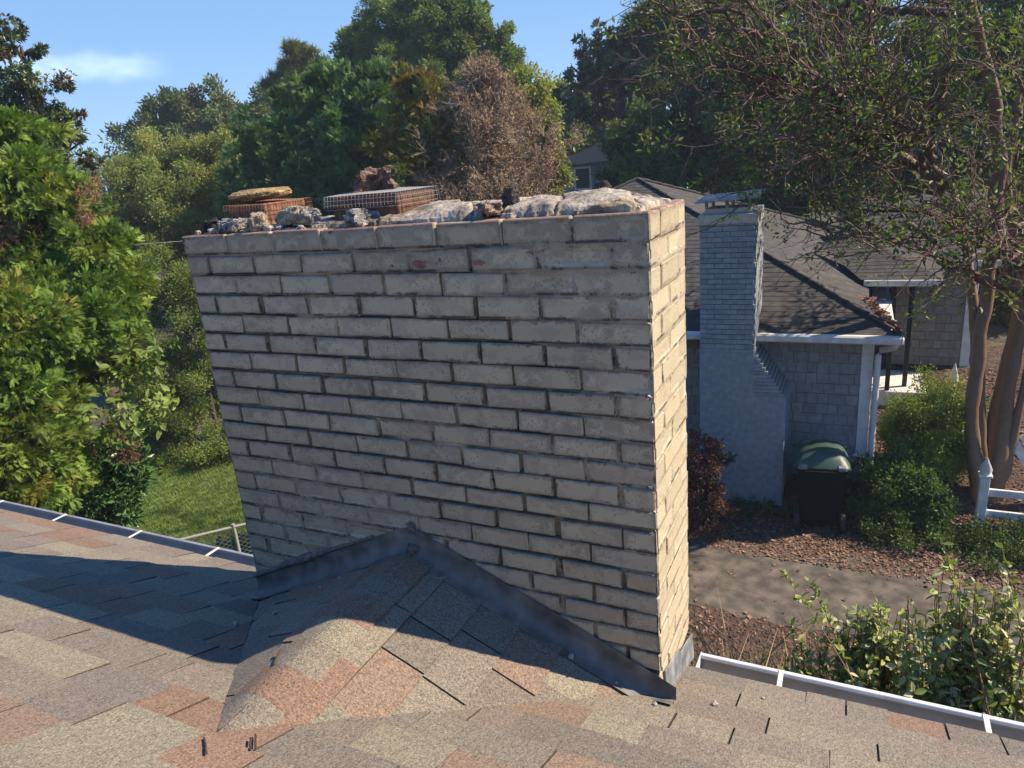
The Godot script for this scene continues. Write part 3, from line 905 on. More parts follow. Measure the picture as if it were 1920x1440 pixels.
func ground() -> void:
	var m := MB.new()
	var P := PackedVector3Array()
	var n := 120
	for b in n + 1:
		for a in n + 1:
			var u := (float(a) / n * 2 - 1)
			var v := 1 - float(b) / n * 2
			var x := signf(u) * (absf(u) * 20 + pow(absf(u), 5) * 380)
			var z := signf(v) * (absf(v) * 20 + pow(absf(v), 5) * 380) - 5.0
			P.append(Vector3(x, gy(x, z), z))
	m.grid(n, n, P, PackedVector2Array())
	whole("ground", m.mesh(), M.ground, "", "", "", "structure")
	whole("lawn", sheet(-14.0, -2.0, -8.5, 0.0, 60, 40, 0.012, 0.5), M.lawn, "", "", "", "structure")
	whole("driveway", sheet(-1.5, 12.0, -7.1, -5.35, 60, 12, 0.012, 0.12), M.asphalt, "", "", "", "structure")
	whole("mulch_bed", sheet(-1.5, 12.0, -14.0, -7.0, 60, 36, 0.008, 0.2), M.mulch, "", "", "", "structure")
	whole("planting_bed", sheet(0.0, 9.0, -5.45, -0.2, 40, 24, 0.016, 0.2), M.mulch, "", "", "", "structure")
	var fl := flat_leaf(0.34, 0.05)
	var buf := PackedFloat32Array()
	for k in 26000:
		var x := rng.randf_range(-0.6, 8.0)
		var z := rng.randf_range(-7.45, -6.75) if k % 3 == 0 else rng.randf_range(-12.5, -6.9)
		if k % 90 == 0: z = rng.randf_range(-6.9, -5.4)
		if k % 7 == 1: z = rng.randf_range(-5.5, -4.0)
		if x < 2.4 and z < -8.7: continue
		var b := Basis.from_euler(Vector3(rng.randf_range(-0.35, 0.35), rng.randf() * TAU, rng.randf_range(-0.35, 0.35))).scaled(Vector3(rng.randf_range(0.4, 1.2), 1, 1) * rng.randf_range(0.025, 0.075))
		put(buf, b, Vector3(x, gy(x, z) + 0.018, z), [Color(0.15, 0.075, 0.048), Color(0.18, 0.105, 0.068), Color(0.11, 0.055, 0.036), Color(0.24, 0.15, 0.10), Color(0.08, 0.045, 0.03)][rng.randi() % 5])
	var o := scatter(self, "fallen_leaves", fl, M.dry, buf)
	o.set_meta("label", "brown fallen leaves covering the mulch between driveway and house")
	o.set_meta("category", "leaves")
	var blade := MB.new()
	for k in 9:
		var d := Vector3(rng.randf_range(-0.5, 0.5), 1.0, rng.randf_range(-0.5, 0.5))
		var p := Vector3(rng.randf_range(-0.6, 0.6), 0, rng.randf_range(-0.6, 0.6))
		var s := Vector3(d.z, 0, -d.x).normalized() * 0.07
		blade.tri(p - s, p + s, p + d)
	var gb := PackedFloat32Array()
	for k in 16000:
		var x := rng.randf_range(-12.5, -4.0)
		var z := rng.randf_range(-8.0, -2.2)
		var b := Basis(Vector3.UP, rng.randf() * TAU).scaled(Vector3(1, 0.8, 1) * rng.randf_range(0.05, 0.09))
		put(gb, b, Vector3(x, gy(x, z) + 0.01, z), Color(0.15, 0.23, 0.04) * rng.randf_range(0.75, 1.3))
	var g := scatter(self, "grass", blade.mesh(), M.leaf, gb)
	g.set_meta("label", "short bright green grass of the sunlit lawn left of the chimney")
	g.set_meta("category", "grass")
	for s: Array in [["wooden_stake", "dark wooden pole leaning over the lawn near the fence", Vector3(-5.35, G + 0.05, -3.35), Vector3(-5.75, G + 0.5, -4.25), 0.03], ["wooden_stake", "bare pale branch lying on the lawn beside the laurel", Vector3(-6.6, G + 0.05, -3.5), Vector3(-6.9, G + 0.06, -4.9), 0.02]]:
		var w := MB.new()
		w.bar(s[2], s[3], s[4], 7)
		whole(s[0], w.mesh(), M.wood, s[1], "pole", "poles on the lawn")


# ---------- leaves ----------
func flat_leaf(width: float, fold: float) -> ArrayMesh:
	var m := MB.new()
	var A := Vector3.ZERO
	var B := Vector3(0, 0, 1)
	var mid := Vector3(0, -0.02, 0.5)
	var L := Vector3(-width, fold, 0.45)
	var R := Vector3(width, fold, 0.45)
	m.tri(A, mid, L); m.tri(mid, B, L); m.tri(A, R, mid); m.tri(mid, R, B)
	return m.mesh()

func leaf_meshes() -> void:
	var m := MB.new()
	# clump of broad leaves
	for q in 10:
		leaf_on(m, Vector3(rng.randfn(), rng.randfn(), rng.randfn()) * 0.36, 0.55, 0.24)
	leafmesh.broad = m.mesh()
	m = MB.new()
	for q in 16:
		leaf_on(m, Vector3(rng.randfn(), rng.randfn(), rng.randfn()) * 0.42, 0.34, 0.13)
	leafmesh.fine = m.mesh()
	m = MB.new()      # rosette of long leaves
	for q in 11:
		var a := TAU * q / 11.0 + rng.randf()
		leaf_dir(m, Vector3.ZERO, Vector3(cos(a), rng.randf_range(0.1, 0.9), sin(a)).normalized(), 0.75, 0.2)
	leafmesh.rosette = m.mesh()
	m = MB.new()      # feathery flat spray along +y
	for br in 3:
		var base := Vector3(rng.randf_range(-0.08, 0.08), br * 0.12, rng.randf_range(-0.05, 0.05))
		var ax := Vector3((br - 1) * 0.45, 1.0, rng.randf_range(-0.2, 0.2)).normalized()
		for k in 12:
			var u := k / 11.0
			var p := base + ax * (0.12 + 0.62 * u) + Vector3(0, 0, -0.12 * u * u)
			var ln := 0.30 * (1.0 - 0.65 * u)
			for s: int in [-1, 1]:
				var d := (ax * 0.85 + Vector3(s * 0.75, 0.0, rng.randf_range(-0.35, 0.35))).normalized()
				var w := Vector3(0, 0, 1).cross(d).normalized() * 0.024
				m.tri(p - w, p + w, p + d * ln)
	leafmesh.spray = m.mesh()
	m = MB.new()      # needle tuft
	for k in 26:
		var d := Vector3(rng.randfn(), rng.randfn() + 0.8, rng.randfn()).normalized()
		var s := d.cross(Vector3(0.3, 0.2, 1)).normalized() * 0.035
		m.tri(-s, s, d * rng.randf_range(0.6, 1.0))
	leafmesh.needle = m.mesh()
	m = MB.new()      # bare twiglets with a few curled leaves
	for k in 7:
		var d := Vector3(rng.randfn() * 0.5, 1.0, rng.randfn() * 0.5).normalized()
		m.tube(PackedVector3Array([Vector3.ZERO, d * 0.5 + Vector3(0.03, 0, 0), d]), PackedFloat32Array([0.016, 0.012, 0.005]), 3, false)
		for q in 4:
			leaf_dir(m, d * rng.randf_range(0.3, 1.0), Vector3(rng.randfn(), rng.randfn() - 0.4, rng.randfn()).normalized(), 0.22, 0.05)
	leafmesh.twiglet = m.mesh()
	m = MB.new()      # one oval leaf
	for s: int in [-1, 1]:
		var e := [Vector3(0, 0, 0), Vector3(0.2 * s, 0.05, 0.25), Vector3(0.25 * s, 0.07, 0.55), Vector3(0.13 * s, 0.03, 0.85), Vector3(0, -0.04, 1.0)]
		for k in 4:
			var a := Vector3(0, -0.05 * k * k / 9.0, [0.0, 0.25, 0.55, 0.85][k])
			var b := Vector3(0, -0.05 * (k + 1) * (k + 1) / 16.0, [0.25, 0.55, 0.85, 1.0][k])
			if s > 0: m.tri(a, e[k + 1], b)
			else: m.tri(a, b, e[k + 1])
			if k > 0:
				if s > 0: m.tri(a, e[k], e[k + 1])
				else: m.tri(a, e[k + 1], e[k])
	leafmesh.oval = m.mesh()

func leaf_on(m: MB, p: Vector3, ln: float, w: float) -> void:
	leaf_dir(m, p, (p.normalized() + Vector3(rng.randfn(), rng.randfn() + 0.3, rng.randfn()) * 0.7).normalized(), ln, w)

func leaf_dir(m: MB, p: Vector3, d: Vector3, ln: float, w: float) -> void:
	var s := d.cross(Vector3(rng.randfn(), rng.randfn() + 1.2, rng.randfn())).normalized()
	var up := s.cross(d)
	var mid := p + d * ln * 0.5 - up * ln * 0.05
	var tip := p + d * ln - up * ln * 0.12
	var a := mid + s * w * 0.5 + up * w * 0.18
	var b := mid - s * w * 0.5 + up * w * 0.18
	m.tri(p, a, mid); m.tri(mid, a, tip); m.tri(p, mid, b); m.tri(mid, tip, b)

func sphere_dir() -> Vector3:
	return Vector3(rng.randfn(), rng.randfn(), rng.randfn()).normalized()

func leaves(lobes: Array, clumps: int, per: int, scale: float, pal: Array, opt := {}) -> PackedFloat32Array:
	var buf := PackedFloat32Array()
	var total := 0.0
	for l: Array in lobes: total += l[3] * l[4]
	var lump: float = opt.get("lump", 0.26)
	var up: float = opt.get("up", 0.25)
	var shell: float = opt.get("shell", 0.5)
	var flat: float = opt.get("flat", 0.8)
	var ragged: float = opt.get("ragged", 1.5)
	for l: Array in lobes:
		var cn := maxi(2, int(clumps * l[3] * l[4] / total))
		for k in cn:
			var d := sphere_dir()
			var rr := lerpf(shell, 1.0, sqrt(rng.randf()))
			var rad := Vector3(l[3], l[4], l[3])
			var bump := fbm.get_noise_3d(d.x * 75.0 + l[0] * 37.0, d.y * 75.0 + l[1] * 37.0, d.z * 75.0 + l[2] * 37.0)
			if bump < -0.16 and ragged > 0.0: continue
			rr *= 1.0 + ragged * (bump - 0.05)
			var ctr: Vector3 = Vector3(l[0], l[1], l[2]) + d * rad * rr
			var lr: float = lump * (l[3] + l[4]) * 0.5 * rng.randf_range(0.6, 1.3)
			var base: Color = pal[rng.randi() % pal.size()] * rng.randf_range(0.75, 1.2)
			for q in per:
				var o := sphere_dir() * pow(rng.randf(), 0.4) * lr
				o.y *= flat
				var y := (d * 0.9 + o / lr * 0.6 + Vector3(rng.randfn(), rng.randfn(), rng.randfn()) * 0.55 + Vector3(0, up, 0)).normalized()
				var x := y.cross(sphere_dir()).normalized()
				var s := scale * rng.randf_range(0.65, 1.3)
				put(buf, Basis(x * s, y * s, x.cross(y) * s), ctr + o, base * rng.randf_range(0.82, 1.18))
	return buf

func tree(called: String, label: String, lobes: Array, mesh: String, m: String, clumps: int, per: int, scale: float, pal: Array, opt := {}) -> Node3D:
	var cx := 0.0
	var cz := 0.0
	var low := 1e9
	var high := -1e9
	for l: Array in lobes:
		cx += l[0] / lobes.size(); cz += l[2] / lobes.size()
		low = minf(low, l[1]); high = maxf(high, l[1])
	cx += opt.get("dx", 0.0)
	var g := gy(cx, cz) - 0.1
	var root := thing(called, label, opt.get("category", "tree"), Vector3(cx, g, cz), opt.get("group", ""))
	var tm := MB.new()
	tm.col = opt.get("bark", Color(0.13, 0.10, 0.08))
	var thick: float = opt.get("thick", 0.02 * (high - g) + 0.03)
	var pts := PackedVector3Array()
	var rr := PackedFloat32Array()
	for k in 7:
		var u := k / 6.0
		pts.append(Vector3(cx + 0.25 * thick * 8 * fbm.get_noise_2d(k * 60, cx * 40), lerpf(g, lerpf(low, high, 0.75), u), cz + 2 * thick * fbm.get_noise_2d(k * 60, cz * 40 + 99)))
		rr.append(thick * (1.15 - 0.85 * u))
	tm.tube(pts, rr, 8)
	part(root, "trunk", tm.mesh(), M.bark)
	var lm := MB.new()
	lm.col = tm.col * 0.9
	for l: Array in lobes:
		var goal := Vector3(l[0], l[1], l[2])
		var u := clampf((goal.y - g) / maxf(0.1, (pts[6].y - g)) - 0.25, 0.15, 0.95)
		var from := pts[int(u * 6)]
		var mid := from.lerp(goal, 0.5) + Vector3(0, 0.12 * from.distance_to(goal), 0)
		lm.tube(PackedVector3Array([from, from.lerp(mid, 0.5) + sphere_dir() * 0.03, mid, mid.lerp(goal, 0.5) + sphere_dir() * 0.03, goal]), PackedFloat32Array([thick * 0.5, thick * 0.42, thick * 0.32, thick * 0.24, thick * 0.12]), 6)
		for q in int(opt.get("sprigs", 4)):
			var e := goal + sphere_dir() * Vector3(l[3], l[4], l[3]) * 0.9
			lm.tube(PackedVector3Array([mid.lerp(goal, rng.randf()), goal.lerp(e, 0.5) + sphere_dir() * 0.06, e]), PackedFloat32Array([thick * 0.18, thick * 0.12, thick * 0.05]), 4)
	part(root, "limb", lm.mesh(), M.bark, "stuff")
	scatter(root, "crown", leafmesh[mesh], M[m], leaves(lobes, clumps, per, scale, pal, opt))
	return root

func trees() -> void:
	var dk := [Color(0.075, 0.116, 0.043), Color(0.102, 0.145, 0.049), Color(0.064, 0.099, 0.041)]
	var gr := [Color(0.145, 0.213, 0.051), Color(0.179, 0.253, 0.061), Color(0.120, 0.184, 0.051)]
	var lg := [Color(0.227, 0.268, 0.073), Color(0.277, 0.300, 0.090), Color(0.187, 0.235, 0.065)]
	var cy := [Color(0.145, 0.245, 0.042), Color(0.180, 0.275, 0.050), Color(0.110, 0.200, 0.040), Color(0.215, 0.285, 0.052)]
	var le := [Color(0.112, 0.214, 0.081), Color(0.151, 0.261, 0.092), Color(0.092, 0.174, 0.070)]
	tree("magnolia_tree", "tall dark magnolia at the left edge rising above the yellow green conifers", [[-10.59,2.22,-6.02,0.52,0.78],[-10.51,1.73,-6.28,0.54,0.54],[-10.83,0.91,-5.87,0.72,0.81],[-10.46,0.95,-6.47,0.55,0.55],[-9.41,0.38,-6.0,0.44,0.44],[-9.45,-0.22,-5.95,0.53,0.53],[-10.81,0.02,-5.95,0.83,0.55],[-10.29,1.37,-6.67,0.37,0.37],[-10.37,2.61,-6.26,0.27,0.27]], "rosette", "shiny_leaf", 190, 26, 0.115, dk + [Color(0.075, 0.06, 0.03)], {"lump": 0.32})
	tree("conifer", "feathery yellow green conifer at the far left edge below the magnolia", [[-5.28,0.73,-2.7,0.31,0.31],[-5.4,0.25,-2.53,0.51,0.42],[-5.55,-0.05,-2.96,0.44,0.39],[-5.41,-0.31,-2.48,0.59,0.42],[-5.43,-0.47,-3.12,0.45,0.35],[-5.51,0.46,-2.32,0.45,0.66],[-4.9,0.27,-2.45,0.35,0.3]], "spray", "needle", 620, 44, 0.105, cy, {"lump": 0.30, "group": "yellow green conifers by the eave", "ragged": 0.9, "up": -0.1})
	tree("conifer", "feathery conifer with leafy vine climbing it, nearest the lawn", [[-4.53,-0.32,-2.76,0.34,0.25],[-4.52,-0.78,-2.71,0.34,0.36],[-4.7,-0.78,-2.42,0.51,0.41],[-4.55,-1.18,-2.55,0.34,0.32],[-4.77,-1.15,-2.22,0.51,0.35],[-4.72,-0.77,-3.05,0.19,0.25],[-4.25,-0.93,-2.19,0.39,0.29]], "spray", "needle", 620, 44, 0.10, cy, {"lump": 0.30, "group": "yellow green conifers by the eave", "ragged": 0.9, "up": -0.1, "dx": -0.9})
	tree("conifer", "lowest feathery conifer just beyond the left gutter", [[-4.23,-0.82,-1.61,0.4,0.36],[-4.2,-1.26,-1.51,0.36,0.36],[-4.16,-1.72,-1.35,0.4,0.36],[-4.29,-1.6,-1.74,0.28,0.28],[-4.34,-2.11,-1.62,0.28,0.28],[-4.17,-1.98,-1.16,0.4,0.27],[-4.32,-1.36,-1.21,0.39,0.69]], "spray", "needle", 620, 44, 0.095, cy + [Color(0.20, 0.21, 0.04)], {"lump": 0.30, "group": "yellow green conifers by the eave", "ragged": 0.9, "up": -0.1, "dx": -0.8})
	var dead := thing("dead_foliage", "rust brown dying sprays on the left conifers", "foliage", Vector3(-4.6, -1.0, -2.4))
	scatter(dead, "dead_spray", leafmesh.twiglet, M.dry, leaves([[-4.64,0.2,-2.62,0.25,0.15],[-4.57,0.33,-2.72,0.2,0.13],[-4.93,-0.65,-2.05,0.2,0.15],[-4.83,-0.39,-2.27,0.15,0.12],[-4.36,-1.94,-2.55,0.16,0.21],[-4.38,-2.17,-2.39,0.21,0.11],[-4.73,-1.4,-2.17,0.15,0.1],[-4.63,-2.4,-1.82,0.2,0.1],[-4.56,-0.17,-2.73,0.15,0.1],[-4.89,-0.09,-2.2,0.15,0.2]], 34, 9, 0.13, [Color(0.20, 0.085, 0.05), Color(0.15, 0.07, 0.04), Color(0.26, 0.14, 0.09)], {"lump": 0.5, "shell": 0.3}))
	var vine := thing("vine", "light green heart leaved vine hanging over the conifer's front", "vine", Vector3(-3.4, -1.6, -2.2))
	scatter(vine, "leaves", leafmesh.oval, M.leaf, leaves([[-3.92,-1.4,-2.31,0.23,0.2],[-3.83,-1.63,-2.37,0.2,0.25],[-4.04,-1.32,-2.16,0.19,0.14],[-4.1,-1.73,-1.88,0.17,0.19],[-3.91,-1.77,-2.18,0.25,0.19],[-4.21,-1.02,-2.0,0.14,0.19],[-3.85,-1.24,-2.48,0.2,0.16]], 75, 14, 0.085, [Color(0.17, 0.25, 0.06), Color(0.22, 0.28, 0.08), Color(0.13, 0.20, 0.05)], {"lump": 0.5, "shell": 0.8}))
	tree("laurel_bush", "glossy dark green bush between the left gutter and the lawn", [[-4.95,-2.56,-2.45,0.25,0.2],[-4.85,-2.71,-2.49,0.22,0.2],[-4.96,-2.78,-2.27,0.3,0.2],[-4.87,-2.44,-2.63,0.17,0.17],[-4.84,-2.94,-2.36,0.22,0.14],[-5.05,-2.77,-2.1,0.27,0.2],[-5.14,-2.54,-2.11,0.22,0.22]], "broad", "shiny_leaf", 190, 22, 0.13, [Color(0.05, 0.11, 0.03), Color(0.07, 0.14, 0.04), Color(0.045, 0.09, 0.025)], {"category": "bush", "thick": 0.05})
	tree("privet_hedge", "tall sunlit small leaved hedge beside the chimney's left edge", [[-10.0,-1.64,-7.82,0.73,0.52],[-9.51,-1.95,-8.36,0.65,0.75],[-9.9,-2.28,-7.82,0.85,0.64],[-9.44,-2.81,-8.21,0.65,0.86],[-9.95,-3.07,-7.51,0.75,0.64],[-9.54,-3.81,-7.76,0.77,0.86],[-9.96,-3.78,-7.22,0.64,0.64],[-9.57,-4.67,-7.28,0.75,0.65],[-9.21,-4.98,-7.56,0.44,0.54],[-9.83,-2.13,-9.19,0.69,0.69],[-10.13,-4.38,-6.68,0.42,0.52],[-10.11,-4.0,-6.89,0.42,0.42],[-9.82,-4.69,-6.96,0.54,0.42],[-9.34,-5.23,-7.27,0.49,0.42],[-9.07,-5.42,-7.51,0.33,0.54],[-10.48,-1.82,-7.66,0.53,0.48],[-10.52,-2.63,-7.4,0.53,0.64],[-10.52,-3.44,-7.12,0.53,0.64],[-10.52,-4.12,-6.81,0.48,0.53],[-10.4,-1.22,-7.88,0.64,0.37],[-9.97,-1.36,-8.39,0.65,0.33],[-10.26,-4.88,-6.77,0.53,0.32],[-9.87,-5.18,-7.14,0.65,0.27]], "fine", "leaf", 430, 40, 0.15, [Color(0.145, 0.205, 0.040), Color(0.18, 0.235, 0.048), Color(0.11, 0.165, 0.034)], {"category": "hedge", "lump": 0.3, "thick": 0.05, "dx": 0.5})
	tree("round_tree", "rounded olive green tree behind the hedge, left of the chimney", [[-15.49,0.46,-13.12,1.38,0.92],[-14.93,0.39,-13.76,0.78,0.93],[-16.06,0.1,-12.41,1.06,0.91],[-16.31,0.72,-12.09,0.45,0.59],[-15.63,-0.71,-12.92,1.7,0.93],[-15.04,-0.51,-13.62,0.94,0.94],[-16.55,-0.55,-11.75,0.75,0.9]], "fine", "leaf", 620, 36, 0.25, lg, {"lump": 0.2})
	tree("oak_tree", "broad dark oak on the skyline behind the rounded olive tree", [[-27.54,3.37,-24.97,1.84,1.18],[-28.52,3.21,-23.86,1.55,0.91],[-26.63,2.79,-26.01,1.34,1.2],[-28.99,2.27,-23.38,1.3,1.04],[-27.6,2.12,-25.02,2.39,1.33],[-26.05,1.96,-26.66,1.09,1.36],[-28.07,3.9,-24.3,1.04,0.65],[-25.37,2.67,-27.26,1.36,1.63]], "broad", "leaf", 360, 34, 0.36, [Color(0.085, 0.125, 0.052), Color(0.105, 0.145, 0.055), Color(0.13, 0.16, 0.06)], {"lump": 0.20})
	tree("cypress_tree", "dense dark cypress behind the left flue", [[-10.39,2.25,-13.77,0.55,0.68],[-10.64,1.44,-13.66,0.9,0.97],[-11.09,0.56,-13.33,1.19,0.98],[-10.62,0.1,-13.73,1.28,0.99],[-11.19,1.23,-13.21,0.69,0.83],[-11.79,0.5,-12.69,0.83,0.97],[-10.32,0.75,-13.96,0.84,1.13]], "spray", "needle", 680, 34, 0.26, le, {"lump": 0.18, "ragged": 1.8, "group": "dark cypresses behind the chimney"})
	tree("cypress_tree", "dense dark cypress behind the pitted rock, in front of the tall oak", [[-8.87,2.01,-13.7,0.53,0.72],[-9.01,1.16,-13.68,0.87,0.94],[-9.23,0.28,-13.55,1.08,0.95],[-8.72,-0.04,-13.92,0.82,0.96],[-9.39,0.69,-13.42,0.81,0.94]], "spray", "needle", 640, 34, 0.25, le, {"lump": 0.18, "ragged": 1.8, "group": "dark cypresses behind the chimney"})
	tree("pine_tree", "loose topped pine showing sky through it, left of the tall oak", [[-19.23,4.9,-23.02,0.75,0.57],[-18.51,4.45,-23.71,0.58,0.76],[-19.22,4.2,-23.15,0.67,0.49],[-19.81,3.73,-22.72,0.8,0.44],[-18.88,3.45,-23.56,0.81,0.54],[-19.9,4.04,-22.59,0.49,0.31],[-19.32,2.86,-23.25,1.13,0.54],[-19.9,2.38,-22.79,0.81,0.45]], "needle", "needle", 130, 22, 0.40, [Color(0.14, 0.18, 0.06), Color(0.17, 0.20, 0.07)], {"lump": 0.42, "shell": 0.3, "flat": 0.6})
	tree("oak_tree", "tallest green oak at the top centre above the chimney", [[-14.46,5.59,-23.93,1.46,1.04],[-15.57,5.2,-23.26,1.04,0.83],[-16.12,4.96,-22.91,0.62,0.62],[-13.48,6.06,-24.43,1.65,1.03],[-12.27,5.78,-25.18,1.04,1.04],[-14.51,4.46,-24.11,1.69,1.06],[-13.19,4.74,-24.87,1.48,1.27],[-11.9,4.63,-25.59,0.85,1.06],[-15.95,4.19,-23.18,0.84,0.84],[-11.17,4.37,-25.99,0.53,0.75],[-13.93,3.64,-24.6,1.93,1.07],[-10.92,3.37,-26.24,0.65,1.08],[-15.2,3.55,-23.79,0.86,0.64]], "broad", "leaf", 620, 40, 0.25, gr, {"lump": 0.20})
	tree("cypress_tree", "thin yellow and orange tinged cypress left of the brown tree", [[-7.11,1.79,-13.08,0.43,0.61],[-7.31,1.12,-13.02,0.56,0.74],[-7.0,1.09,-13.21,0.43,0.75],[-7.31,0.28,-13.05,0.76,0.76],[-7.65,0.08,-12.83,0.5,0.76],[-7.28,2.03,-12.95,0.19,0.3]], "spray", "needle", 260, 32, 0.21, [Color(0.18, 0.20, 0.045), Color(0.22, 0.20, 0.045), Color(0.28, 0.19, 0.05), Color(0.15, 0.18, 0.045)], {"lump": 0.34, "shell": 0.3})
	tree("leafy_tree", "yellow green tree half hidden behind the brown bare tree", [[-5.18,0.41,-15.84,0.3,0.55],[-5.32,1.07,-15.76,0.38,0.54],[-5.08,-0.12,-15.88,0.25,0.55],[-5.59,1.47,-15.62,0.4,0.81],[-5.6,-0.21,-15.66,0.42,0.42],[-6.44,0.27,-15.27,0.83,0.69]], "broad", "leaf", 190, 34, 0.18, lg, {"lump": 0.34})
	tree("distant_tree", "distant green tree between the brown tree and the dark magnolia", [[-12.51,2.98,-33.26,1.07,0.8],[-11.6,1.88,-33.7,1.08,1.35],[-10.9,1.06,-33.99,1.63,1.35],[-9.92,-0.07,-34.33,1.64,1.1],[-8.58,1.6,-34.73,1.34,1.34],[-11.01,3.08,-33.84,0.79,0.79]], "broad", "leaf", 220, 17, 0.5, gr + lg, {"lump": 0.34})
	tree("magnolia_tree", "dark open magnolia with bare trunk against the sky, right of centre", [[-6.53,3.81,-24.67,0.85,0.53],[-7.48,3.19,-24.42,0.51,0.42],[-5.8,3.81,-24.9,0.65,0.46],[-6.97,2.79,-24.65,0.88,0.55],[-6.05,2.88,-24.94,0.97,0.62],[-5.3,3.14,-25.12,0.65,0.65],[-7.57,2.13,-24.5,0.71,0.55],[-6.49,1.83,-24.89,0.71,0.39],[-4.99,2.23,-25.3,0.7,0.66],[-7.24,1.63,-24.65,0.56,0.39]], "rosette", "shiny_leaf", 210, 17, 0.24, [Color(0.085, 0.105, 0.055), Color(0.10, 0.12, 0.06), Color(0.13, 0.115, 0.07)], {"lump": 0.32, "shell": 0.3, "dx": 0.3})
	tree("pine_tree", "big pine with layered branches at the top, right of the dark magnolia", [[-4.93,4.75,-26.04,1.15,0.43],[-5.69,4.34,-25.9,0.58,0.24],[-3.83,4.79,-26.29,1.53,0.57],[-4.6,3.95,-26.24,1.36,0.35],[-3.14,4.02,-26.55,1.34,0.57],[-5.18,3.39,-26.17,1.19,0.35],[-3.71,3.23,-26.53,1.56,0.47],[-2.06,4.4,-26.67,1.12,0.74],[-4.47,2.69,-26.42,1.19,0.32],[-2.8,2.59,-26.76,1.17,0.58],[-1.89,3.19,-26.85,0.96,0.57]], "needle", "needle", 430, 26, 0.40, [Color(0.085, 0.135, 0.052), Color(0.115, 0.16, 0.056), Color(0.14, 0.175, 0.06)], {"lump": 0.32, "shell": 0.2, "flat": 0.5, "thick": 0.24})
	tree("leafy_tree", "mixed green tree directly behind the grey house's roof peak", [[-4.62,0.4,-22.37,1.06,0.89],[-3.45,0.95,-22.65,1.04,0.88],[-2.61,1.51,-22.8,1.02,1.02],[-3.8,-0.35,-22.58,1.24,0.71],[-2.46,0.04,-22.87,1.39,1.05],[-1.65,0.78,-23.0,1.02,1.2],[-4.98,-0.41,-22.25,0.9,0.54]], "broad", "leaf", 340, 34, 0.25, gr + dk, {"lump": 0.22, "group": "trees behind the grey house"})
	tree("leafy_tree", "dark leafy tree behind the grey house's chimney", [[-0.87,1.65,-23.07,1.17,1.17],[-1.0,0.07,-23.09,1.37,1.03],[0.09,0.61,-23.2,1.33,1.33],[-0.49,-1.28,-23.12,1.21,0.68],[-1.63,-1.03,-22.98,1.05,0.7],[0.76,-0.87,-23.23,1.34,1.17],[0.5,2.1,-23.16,1.29,1.29]], "broad", "leaf", 380, 34, 0.25, dk + gr, {"lump": 0.22, "group": "trees behind the grey house"})
	tree("leafy_tree", "dark leafy tree behind the middle of the crape myrtle", [[1.91,2.81,-22.14,1.64,1.34],[1.16,1.24,-22.24,1.4,1.4],[2.56,0.79,-22.28,1.53,1.37],[2.12,-0.78,-22.27,1.58,1.26],[3.28,-1.9,-22.17,1.39,0.94],[0.23,3.59,-21.97,1.37,1.06],[3.78,1.88,-22.17,1.45,1.3]], "broad", "leaf", 420, 34, 0.25, dk + gr, {"lump": 0.22, "group": "trees behind the grey house"})
	tree("leafy_tree", "dark leafy tree behind the crape myrtle's trunks at the right edge", [[4.58,2.19,-20.05,1.4,1.15],[4.21,0.43,-20.18,1.34,1.2],[5.28,0.56,-20.05,1.17,1.3],[4.09,-0.98,-20.17,1.24,1.09],[5.24,-1.18,-20.02,1.2,1.2],[5.12,-2.35,-19.93,1.08,0.81],[5.98,-0.25,-19.93,1.15,2.05]], "broad", "leaf", 420, 34, 0.25, dk + gr, {"lump": 0.22, "group": "trees behind the grey house"})
	tree("added_shade_tree", "round green tree added out of view behind the brick chimney to shade the lawn by the fence", [[-3.0, -2.4, -5.6, 0.75, 0.6], [-3.5, -2.8, -5.3, 0.6, 0.6], [-2.6, -2.7, -5.8, 0.7, 0.6], [-3.1, -3.3, -5.5, 0.8, 0.5]], "broad", "leaf", 240, 20, 0.18, gr, {"lump": 0.3, "ragged": 0.6, "thick": 0.06})  # unseen tree, added to cast shade on the lawn
	tree("sunlit_shrub", "yellow green sunlit shrub seen between the trunks at the right edge", [[4.94,-3.19,-15.74,0.28,0.45],[5.17,-3.83,-15.57,0.33,0.55],[4.93,-4.27,-15.5,0.27,0.45],[5.29,-3.07,-15.7,0.44,0.65]], "broad", "leaf", 130, 16, 0.20, [Color(0.16, 0.18, 0.04), Color(0.12, 0.15, 0.04)], {"category": "shrub", "thick": 0.05})
	tree("round_bush", "clipped rounded bush with yellow green top left of the trunks", [[3.17,-3.79,-9.46,0.48,0.4],[3.1,-4.31,-9.28,0.47,0.39],[3.39,-4.2,-9.29,0.38,0.46],[2.88,-4.05,-9.4,0.32,0.39]], "fine", "leaf", 330, 18, 0.14, [Color(0.17, 0.24, 0.045), Color(0.22, 0.28, 0.055), Color(0.13, 0.19, 0.04)], {"category": "bush", "lump": 0.3, "thick": 0.05})
	tree("azalea_bush", "low spreading green bush beside the wheeled bin", [[2.73,-4.37,-8.29,0.4,0.25],[2.55,-4.63,-8.19,0.29,0.29],[2.93,-4.57,-8.19,0.36,0.32],[2.76,-4.86,-8.06,0.43,0.25],[3.12,-4.73,-8.09,0.28,0.28]], "broad", "leaf", 240, 18, 0.10, [Color(0.085, 0.155, 0.035), Color(0.12, 0.20, 0.045), Color(0.06, 0.11, 0.03)], {"category": "bush", "lump": 0.3, "thick": 0.04})
